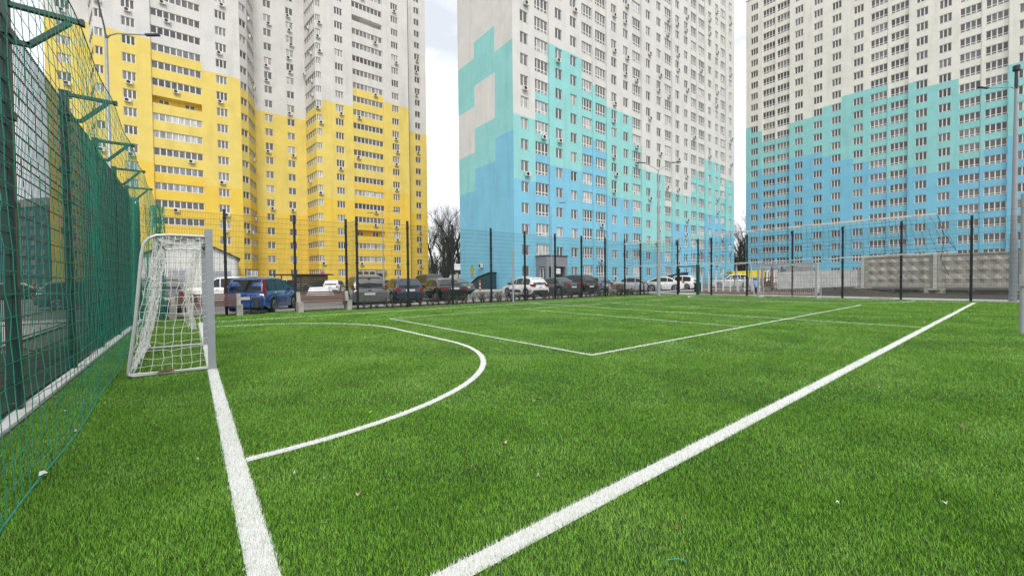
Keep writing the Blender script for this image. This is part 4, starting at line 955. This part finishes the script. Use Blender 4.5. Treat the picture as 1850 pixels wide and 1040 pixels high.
q = MB(); q.add([(-1.6, -1.1, 1.3), (1.9, -1.1, 1.15), (1.9, 1.1, 1.15), (-1.6, 1.1, 1.3), (-2.0, -1.15, 2.0), (1.6, -1.15, 2.15), (1.6, 1.15, 2.15), (-2.0, 1.15, 2.0)], [(0, 3, 2, 1), (4, 5, 6, 7), (0, 1, 5, 4), (1, 2, 6, 5), (2, 3, 7, 6), (3, 0, 4, 7)]); obj('tipper_body', q, M['yellow_paint'], LR)
q = MB(); q.box((-2.2, -.9, .6), (2.2, .9, 1.1)); obj('chassis', q, M['dark'], LR)
q = MB(); q.box((2.0, -1.0, .6), (3.3, 1.0, 2.1)); obj('cab', q, M['white_paint'], LR)
q = MB(); q.box((3.28, -.85, 1.3), (3.32, .85, 1.95)); obj('windscreen', q, M['car_glass'], LR)
for x in (-1.4, 2.4):
    for y in (-.9, .9): o = obj('wheel', WT, None, LR, loc=(x, y, .45), rot=(0, 0, 0 if y < 0 else math.pi)); o.scale = (1.35,)*3
# swing frames at the far end
SW = thing('swing_frame', 'pale playground swing frame beyond the end fence', 'swing')
a_, c_ = from_depth(1330, 505, 34), from_depth(1356, 505, 31.5)
for c0, s_ in ((a_, -1), (c_, -1)):
    for w in (-1.0, 1.0):
        q = MB(); q.tube([(c0[0]+w*.75, c0[1]+w*.55, 0), (c0[0], c0[1], 2.35)], .04, 6); obj('leg', q, M['galv'], SW)
q = MB(); q.tube([(a_[0], a_[1], 2.35), (c_[0], c_[1], 2.35)], .045, 6); obj('crossbar', q, M['galv'], SW)
q = MB(); m_ = (a_+c_)/2
q.tube([(m_[0], m_[1], 2.33), (m_[0], m_[1], .55)], .012, 4); q.tube([(m_[0]+.3, m_[1]-.3, 2.33), (m_[0]+.3, m_[1]-.3, .55)], .012, 4); q.bar((m_[0]-.05, m_[1]+.05, .5), (m_[0]+.35, m_[1]-.35, .5), .22, .05); obj('seat', q, M['dark'], SW)
PB = thing('spring_rocker', 'blue plastic playground toy in front of the yellow lorry', 'playground toy', (*from_depth(1366, 505, 33)[:2], 0), .5)
q = MB(); q.tube([(0, 0, -.1), (0, 0, .4)], .1, 8); obj('spring', q, M['dark'], PB); q = MB(); q.tube([(-.4, 0, .45), (-.2, 0, .75), (.2, 0, .8), (.45, 0, .5)], [.12, .25, .25, .14], 8); obj('body', q, mat('pale_blue_plastic', (.2, .38, .62)), PB)
# blue playground frame behind the left fence
PF = thing('climbing_frame', 'blue steel A-frame swing behind the left fence', 'swing')
for dx, dy in ((0, 0), (-3.1, 1.1)):
    bx, by = -9.75+dx, 6.2+dy
    for w in (-1, 1):
        q = MB(); q.tube([(bx+w*.42, by-w*.75, -.1), (bx, by, 1.9)], .04, 6); obj('leg', q, M['blue_paint'], PF)
q = MB(); q.tube([(-9.75, 6.2, 1.9), (-12.85, 7.3, 1.9)], .045, 6); obj('crossbar', q, M['blue_paint'], PF)
q = MB(); q.tube([(-11.1, 6.7, 1.88), (-11.1, 6.7, .5)], .012, 4); q.tube([(-11.5, 6.83, 1.88), (-11.5, 6.83, .5)], .012, 4); q.bar((-11.0, 6.66, .48), (-11.6, 6.86, .48), .25, .05); obj('seat', q, M['dark'], PF)
M['porch'] = mat('porch_grey_purple', (.25, .25, .275), rough=.7, var=.06)
# ------------------------------------------------------------------ garage, bin shelter, porch, ramps
GH = thing('garage_building', 'low pale gabled garage building behind the near goal', 'building')
ga, gc = from_depth(250, 505, 52), from_depth(429, 505, 58); Lg = math.hypot(gc[0]-ga[0], gc[1]-ga[1]); thg = math.atan2(gc[1]-ga[1], gc[0]-ga[0]); GH.location = (ga[0], ga[1], 0); GH.rotation_euler = (0, 0, thg)
he, hr = 4.7, 7.4; xm = Lg*.50
q = MB(); q.add([(0, 0, 0), (Lg, 0, 0), (Lg, 0, he), (xm, 0, hr), (0, 0, he), (0, 20, 0), (Lg, 20, 0), (Lg, 20, he), (xm, 20, hr), (0, 20, he)], [(0, 1, 2, 3, 4), (5, 9, 8, 7, 6), (1, 6, 7, 2), (0, 4, 9, 5)]); obj('wall', q, mat('pale_sheet_wall', (.50, .49, .48), rough=.7, var=.05, vscale=1), GH)
for i in range(int(Lg/.6)):
    x = .1+i*.6; zt = he+(hr-he)*(1-abs(x-xm)/xm)-.05; q = MB(); q.box((x, -.045, .1), (x+.55, -.004, max(zt, .5))); obj('cladding_panel', q, M['white_wall'], GH)
for sx in (-1, 1):
    q = MB(); xe = -.4 if sx < 0 else Lg+.4; ze = he-.18
    q.add([(xm, -.5, hr+.02), (xe, -.5, ze), (xe, 20.4, ze), (xm, 20.4, hr+.02), (xm, -.5, hr+.2), (xe, -.5, ze+.16), (xe, 20.4, ze+.16), (xm, 20.4, hr+.2)], [(0, 3, 2, 1), (4, 5, 6, 7), (0, 1, 5, 4), (1, 2, 6, 5), (2, 3, 7, 6)]); obj('roof', q, M['dark'], GH)
for (xa, xb, za, zb_) in ((Lg*.28, Lg*.46, 1.1, 3.0), (Lg*.66, Lg*.93, .2, 2.9)):
    q = MB(); q.box((xa, -.07, za), (xb, -.046, zb_)); w_ = obj('door', q, mat('pale_grey_door', (.33, .34, .36)), GH); q = MB()
    for k in range(1, 6): q.box((xa, -.08, za+(zb_-za)*k/6-.01), (xb, -.0705, za+(zb_-za)*k/6+.01))
    obj('door_rib', q, M['grey_render'], w_)
q = MB(); q.tube([(Lg+.2, -.3, he-.15), (Lg+.05, -.12, he-.5), (Lg+.05, -.12, .1)], .06, 6); obj('drain_pipe', q, M['grey_render'], GH)
SH = thing('bin_shelter', 'dark brown slatted bin shelter with a flat roof in front of the yellow tower', 'shelter', (*from_depth(549, 505, 46)[:2], 0), RIGHT*.6)
q = MB(); q.box((-3.0, -1.6, 2.0), (2.9, 1.6, 2.13)); obj('roof', q, M['dark_wood'], SH)
for i in range(10):
    q = MB(); z_ = .08+i*.19; q.box((-.9, -1.3, z_), (2.7, -1.26, z_+.175)); obj('wall_board', q, M['dark_wood'], SH)
for x in (-2.6, -.6, 2.2):
    for y in (-1.28, 1.28): q = MB(); q.bar((x, y, -.05), (x, y, 2.0), .1); obj('post', q, M['dark_wood'], SH)
q = MB(); q.box((-2.4, -.6, .1), (-.9, .6, 1.25)); q.box((-2.45, -.65, 1.25), (-.85, .65, 1.34)); tag(obj('dumpster', q, M['green_metal']), 'green waste container under the bin shelter', 'waste container'); o = D.objects['dumpster']; o.location = SH.location; o.rotation_euler = SH.rotation_euler
q = MB(); q.add([(-1.1, -.5, 0), (1.1, -.5, 0), (1.15, .5, 0), (-1.15, .5, 0), (-.85, -.3, .75), (.9, -.3, .8), (.8, .35, .8), (-.8, .35, .75)], [(0, 3, 2, 1), (4, 5, 6, 7), (0, 1, 5, 4), (1, 2, 6, 5), (2, 3, 7, 6), (3, 0, 4, 7)])
tag(obj('concrete_block', q, M['white_paint'], loc=(*from_depth(578, 505, 39)[:2], 0), rot=(0, 0, RIGHT)), 'white sloped block lying in front of the bin shelter', 'block')
PO = thing('entrance_porch', 'grey boxy entrance porch at the foot of the middle tower', 'porch', (0, 0, 0))
px0, px1, py0, py1 = 32.6, 36.6, 35.9, Y0-.05
q = MB(); q.box((px0, py0, 3.0), (px1, py1, 4.45)); obj('fascia', q, M['porch'], PO)
q = MB(); q.box((px0-.12, py0-.12, 4.45), (px1+.12, py1, 4.56)); obj('roof', q, M['dark'], PO)
for (xa, xb, ya, yb) in ((px0, px0+.3, 37.45, py1), (px0, px0+.42, py0, py0+.32), (px1-.42, px1, py0, py0+.4), (px0+1.15, px0+1.5, py0, py0+.3), (px1-.3, px1, py0+.4, py1)):
    q = MB(); q.box((xa, ya, 0), (xb, yb, 3.0)); obj('pillar', q, M['porch'], PO)
dd = win_frame('door', 1.18, 2.55, (.5,), trans=.3, sill=0); o = obj('door', dd['f'].mesh('door', M['upvc']), None, PO, loc=(px0+.1, 36.83, .35), rot=(0, 0, -math.pi/2)); obj('pane', dd['gm'], None, o)
q = MB(); q.box((px0+.6, py0+.7, .2), (px1-.45, py0+.75, 3.0)); obj('back_wall', q, M['dark'], PO)
q = MB(); q.box((px0+1.9, py0+.1, 2.0), (px0+2.7, py0+.14, 2.75)); obj('notice_panel', q, M['white_paint'], PO)
def ramp(label, x, y, rz, L_=5.2):
    t = thing('ramp_canopy', label, 'canopy', (x, y, 0), rz)
    q = MB(); q.add([(0, -1.3, .55), (L_*.4, -1.3, 1.6), (L_, -1.3, 2.2), (L_, 0, 2.2), (L_*.4, 0, 1.6), (0, 0, .55), (0, -1.3, .67), (L_*.4, -1.3, 1.74), (L_, -1.3, 2.36), (L_, 0, 2.36), (L_*.4, 0, 1.74), (0, 0, .67)], [(0, 5, 4, 1), (1, 4, 3, 2), (6, 7, 10, 11), (7, 8, 9, 10), (0, 1, 7, 6), (1, 2, 8, 7), (2, 3, 9, 8), (0, 6, 11, 5)]); obj('roof', q, M['black'], t)
    q = MB(); q.add([(.1, -1.2, -.1), (L_-.1, -1.2, -.1), (L_-.1, -1.2, 2.15), (L_*.4, -1.2, 1.55), (.1, -1.2, .5)], [(0, 1, 2, 3, 4)]); q.quad((L_-.1, -1.2, -.1), (L_-.1, 0, -.1), (L_-.1, 0, 2.15), (L_-.1, -1.2, 2.15)); obj('side_panel', q, mat('dark_petrol_sheet', (.02, .055, .075), rough=.5), t)
    return t
ramp('black sloping canopy over the basement steps on the blank blue wall', X0-.02, 47.4, -math.pi/2)
ramp('long black sloping canopy at the foot of the middle tower behind the gate', 63.0, Y0-.03, 0, 8.5)
t = thing('wall_painting', 'small yellow and green painted figure on the blank blue wall', 'mural', (X0, 48.6, 1.5))
q = MB(); q.add([(-.012, .5, .9), (-.012, .6, 1.7), (-.012, .1, 1.9), (-.012, -.55, 1.6), (-.012, -.5, .8), (-.012, 0, .7)], [(0, 1, 2, 3, 4, 5)]); obj('body', q, M['mural'], t)
q = MB(); q.add([(-.014, .45, 1.62), (-.014, .1, 2.35), (-.014, -.45, 1.62)], [(0, 1, 2)]); obj('cap', q, mat('painted_green', (.22, .38, .08), rough=.8), t)
q = MB(); q.add([(-.013, .45, 0), (-.013, .4, .88), (-.013, .05, .72), (-.013, .12, 0)], [(0, 1, 2, 3)]); q.add([(-.013, -.1, 0), (-.013, -.02, .72), (-.013, -.42, .8), (-.013, -.4, 0)], [(0, 1, 2, 3)]); obj('leg', q, M['leaf_tan'], t)
t = thing('air_conditioner', 'lone white air conditioner on the blank blue wall beside the mural', 'air conditioner', (X0, 45.9, 3.1), -math.pi/2); obj('casing', AC_B, None, t); obj('fan_grille', AC_G, None, t)
t = thing('bollard', 'red and white traffic bollard on the pavement by the blank blue wall', 'bollard', (*from_depth(867, 505, 44)[:2], 0))
q = MB(); q.tube([(0, 0, 0), (0, 0, 1.25)], .07, 8); obj('pole', q, M['orange'], t)
q = MB()
for z_ in (.35, .75): q.tube([(0, 0, z_), (0, 0, z_+.14)], .075, 8)
obj('reflector_band', q, M['white_paint'], t)
t = thing('billboard', 'small white signboard on a post left of the blank blue wall', 'sign', (*from_depth(828, 505, 66)[:2], 0), RIGHT)
q = MB(); q.bar((0, 0, 0), (0, 0, 3.4), .12); obj('post', q, M['dark'], t); q = MB(); q.box((-.6, -.08, 2.9), (.6, .05, 3.9)); obj('board', q, M['white_paint'], t)
t = thing('van', 'white van showing behind the grey saloon left of the blank blue wall', 'van', (*from_depth(826, 505, 84)[:2], 0), math.radians(95))
q = MB(); q.add([(-2.3, -.9, .4), (2.4, -.9, .4), (2.4, .9, .4), (-2.3, .9, .4), (-2.3, -.9, 2.4), (1.2, -.85, 2.4), (1.2, .85, 2.4), (-2.3, .9, 2.4), (2.3, -.85, 1.3), (2.3, .85, 1.3)], [(0, 3, 2, 1), (0, 1, 8, 5, 4), (3, 7, 6, 9, 2), (0, 4, 7, 3), (4, 5, 6, 7), (5, 8, 9, 6), (1, 2, 9, 8)]); obj('body', q, PT['white'], t)
q = MB(); q.box((-2.33, -.7, 1.5), (-2.305, .7, 2.1)); obj('rear_window', q, M['car_glass'], t)
for x in (-1.5, 1.6):
    for y in (-.82, .82): o = obj('wheel', WT, None, t, loc=(x, y, .36), rot=(0, 0, 0 if y < 0 else math.pi)); obj('rim', WR, None, o)
# ------------------------------------------------------------------ bare trees
def bare_tree(seed, h, spread=.5, lean=0.):
    r = random.Random(seed); b = MB()
    def grow(p, d, L_, rad, lev):
        n_ = 4 if lev < 2 else 3; pts = [p]; q = p.copy(); dd_ = d.copy()
        for i in range(n_):
            dd_ = (dd_+Vector((r.gauss(0, .12), r.gauss(0, .12), r.gauss(.05, .07)))).normalized(); q = q+dd_*L_/n_; pts.append(q.copy())
        rs = [max(rad*(1-.5*i/n_), .007) for i in range(n_+1)]
        b.mi = 0 if lev < 3 else 1
        b.tube(pts, rs, 6 if lev < 2 else 3, False)
        if lev >= 4: return
        k = (7, 5, 5, 4)[lev]
        for i in range(k):
            f_ = r.uniform(.35 if lev == 0 else .2, 1.0); ix = min(int(f_*n_), n_-1); t_ = f_*n_-ix; o_ = pts[ix].lerp(pts[ix+1], t_)
            a_ = r.uniform(0, 2*math.pi); side = Vector((math.cos(a_), math.sin(a_), 0)); nd = (dd_*(1-spread)+side*spread+Vector((0, 0, .28))).normalized()
            grow(o_, nd, L_*r.uniform(.42, .66), max(rs[ix]*.5, .007), lev+1)
    grow(Vector((0, 0, -.2)), Vector((lean, 0, 1)).normalized(), h*.52, h*.019, 0)
    return b
TR = []
for s_ in (3, 11, 23):
    b = bare_tree(s_, 15, .5); TR.append((b.mesh('tree', [M['bark'], M['twig']]),))
def split_tree(me):      # trunk and crown as two parts sharing one source
    out_ = []
    for mi in (0, 1):
        keep = [p for p in me.polygons if p.material_index == mi]; vs = {}; b = MB()
        for p in keep:
            for i in p.vertices:
                if i not in vs: vs[i] = len(b.v); b.v.append(tuple(me.vertices[i].co))
            b.f.append(tuple(vs[i] for i in p.vertices)); b.m.append(0)
        out_.append(b.mesh('trunk' if mi == 0 else 'crown', M['bark'] if mi == 0 else M['twig']))
    return out_
TS = [split_tree(t_[0]) for t_ in TR]
def tree(px, dep, k, s_, label, group):
    p = from_depth(px, 505, dep); t = thing('bare_tree', label, 'tree', (p[0], p[1], 0), random.uniform(0, 6.28), group); t.scale = (s_, s_, s_)
    obj('trunk', TS[k][0], None, t); obj('crown', TS[k][1], None, t)
for i, (px, dep, s_) in enumerate(((784, 118, 1.5), (797, 104, 1.3), (804, 124, 1.75), (814, 116, 1.85), (823, 108, 1.7), (831, 122, 1.8))):
    tree(px, dep, i % 3, s_, 'tall bare winter tree in the gap between the yellow and blue towers', 'bare trees between the left and middle towers')
for i, (px, dep, s_) in enumerate(((1331, 118, 1.5), (1338, 112, 1.3), (1345, 124, 1.7))):
    tree(px, dep, (i+1) % 3, s_, 'bare winter tree in the narrow gap left of the right-hand tower', 'bare trees between the middle and right towers')
b = MB()
for px0_, px1_, n_ in ((764, 842, 330), (1322, 1356, 190)):
    for k in range(n_):
        p = from_depth(random.uniform(px0_, px1_), 505, random.uniform(126, 165)); h_ = random.uniform(7, 12); r_ = random.uniform(.06, .13)
        q1 = (p[0]+random.gauss(0, .5), p[1]+random.gauss(0, .5), h_*.6); b.tube([(p[0], p[1], -.1), q1, (q1[0]+random.gauss(0, .8), q1[1]+random.gauss(0, .8), h_)], [r_, r_*.7, .02], 3, False)
        for j in range(3): z_ = h_*random.uniform(.35, .8); f_ = z_/h_; c_ = (p[0]+(q1[0]-p[0])*min(1, f_/.6), p[1]+(q1[1]-p[1])*min(1, f_/.6), z_); b.tube([c_, (c_[0]+random.gauss(0, 1.4), c_[1]+random.gauss(0, 1.4), z_+random.uniform(.8, 2.4))], [r_*.4, .02], 3, False)
tag(obj('bare_wood', b, M['bark']), 'dense dark bare wood beyond the towers', 'wood', kind='stuff')
# ------------------------------------------------------------------ dry shrubs along the far fence
def shrub_mesh(seed):
    r = random.Random(seed); b = MB(); c = MB()
    for k in range(12):
        a_ = r.uniform(0, 6.28); t_ = r.uniform(.1, .55); h_ = r.uniform(.18, .42); e = (math.cos(a_)*t_*.4, math.sin(a_)*t_*.4, h_)
        b.tube([(0, 0, -.02), (e[0]*.5, e[1]*.5, h_*.55), e], [.008, .006, .003], 3, False)
        for j in range(9):
            f_ = r.uniform(.35, 1.05); p = Vector((e[0]*f_+r.gauss(0, .03), e[1]*f_+r.gauss(0, .03), h_*f_)); s_ = r.uniform(.012, .028); v = Vector((r.gauss(0, 1), r.gauss(0, 1), r.gauss(0, 1))).normalized()*s_; w = Vector((r.gauss(0, 1), r.gauss(0, 1), r.gauss(0, 1))).normalized()*s_
            c.quad(p-v, p+w, p+v, p-w)
    return b.mesh('stem', M['bark']), c.mesh('foliage', M['shrub'])
SM = [shrub_mesh(k) for k in range(4)]
for i in range(62):
    x = -.2+i*.37+random.uniform(-.12, .12)
    if x < .8: continue
    t = thing('dry_shrub', 'small dry purple-brown shrub in the strip along the far fence', 'shrub', (x, YF+.42+random.uniform(-.14, .3), 0), random.uniform(0, 6.28), 'dry shrubs along the far fence'); s_ = random.uniform(1.0, 1.6); t.scale = (s_, s_, s_)
    k = i % 4; obj('stem', SM[k][0], None, t); obj('foliage', SM[k][1], None, t)
# twiggy litter in the soil bed on the left
b = MB()
for k in range(420):
    x, y = random.uniform(-10.2, -7.0), random.uniform(-4, 7.5); a_ = random.uniform(0, 6.28); L_ = random.uniform(.08, .5)
    b.tube([(x, y, .06+random.random()*.1), (x+L_*math.cos(a_), y+L_*math.sin(a_), .07+random.random()*.22)], random.uniform(.004, .014), 3, False)
tag(obj('twig_litter', b, M['twig']), 'scattered twigs and clods on the dark soil bed outside the left fence', 'twigs', kind='stuff')
# ------------------------------------------------------------------ litter on the turf
def leaf(px, py, m, label, s_=.03, name='fallen_leaf'):
    d = np.array([(px-925)/CF, -(py-520)/CF, 1.0]) @ CM; p = CC+d*(-CC[2]/d[2]); b = MB(); r = random.Random(px)
    n_ = 7; ang0 = r.uniform(0, 6.28)
    pts = [(s_*(1-.55*abs(math.sin(2*math.pi*i/n_)))*math.cos(2*math.pi*i/n_)*r.uniform(.8, 1.2), s_*.62*math.sin(2*math.pi*i/n_)*r.uniform(.8, 1.2), .012*math.cos(4*math.pi*i/n_)+.004*r.random()) for i in range(n_)]
    b.add([(0, 0, .0)]+pts, [(0, i+1, (i+1) % n_+1) for i in range(n_)]); b.tube([(s_*.8, 0, .002), (s_*1.5, .004, .010)], .0015, 3, False)
    tag(obj(name, b, m, loc=(p[0], p[1], .036), rot=(r.uniform(-.3, .3), r.uniform(-.3, .3), ang0)), label, 'leaf')
leaf(912, 806, M['leaf_tan'], 'tan curled leaf on the turf between arc and touchline', .026)
leaf(851, 853, M['leaf_brown'], 'small brown leaf left of the touchline, below the tan curled one', .016)
leaf(668, 750, M['leaf_green'], 'bright green leaf lying inside the goal area arc', .030); leaf(1740, 776, M['leaf_brown'], 'dark brown leaf on the turf near the right edge', .034)
leaf(1513, 919, M['leaf_pale'], 'pale leaf on the turf right of the touchline, lower middle', .016); leaf(1708, 918, M['leaf_pale'], 'pale leaf near the right bottom corner', .013)
leaf(78, 864, M['leaf_pale'], 'pale torn leaf caught at the foot of the green net', .035); leaf(120, 747, M['leaf_pale'], 'pale leaf under the green net', .026); leaf(135, 785, M['leaf_tan'], 'tan leaf by the foot of the green net', .024)
leaf(1222, 965, M['leaf_brown'], 'thin brown leaf close to the bottom right of the touchline', .017); leaf(358, 838, M['leaf_pale'], 'tiny pale leaf left of the goal line', .012); leaf(532, 864, M['leaf_pale'], 'tiny pale leaf below the start of the arc', .011)
leaf(647, 902, M['leaf_tan'], 'small tan leaf between goal line and touchline', .015); leaf(973, 868, M['leaf_pale'], 'tiny white petal left of the touchline', .010); leaf(1655, 652, M['leaf_pale'], 'white petal far right of the touchline', .03); leaf(1590, 705, M['leaf_pale'], 'pale straw right of the touchline', .024)
b = MB(); d = np.array([(1213-925)/CF, -(1022-520)/CF, 1.0]) @ CM; p = CC+d*(-CC[2]/d[2])
b.tube([(p[0]-.035+.009*i, p[1]+.012-.0012*(i-2)**2, .03+.003*math.sin(i*1.1)) for i in range(10)], .0012, 4); tag(obj('string', b, M['teal_plastic']), 'short turquoise string on the turf at the bottom edge', 'string')
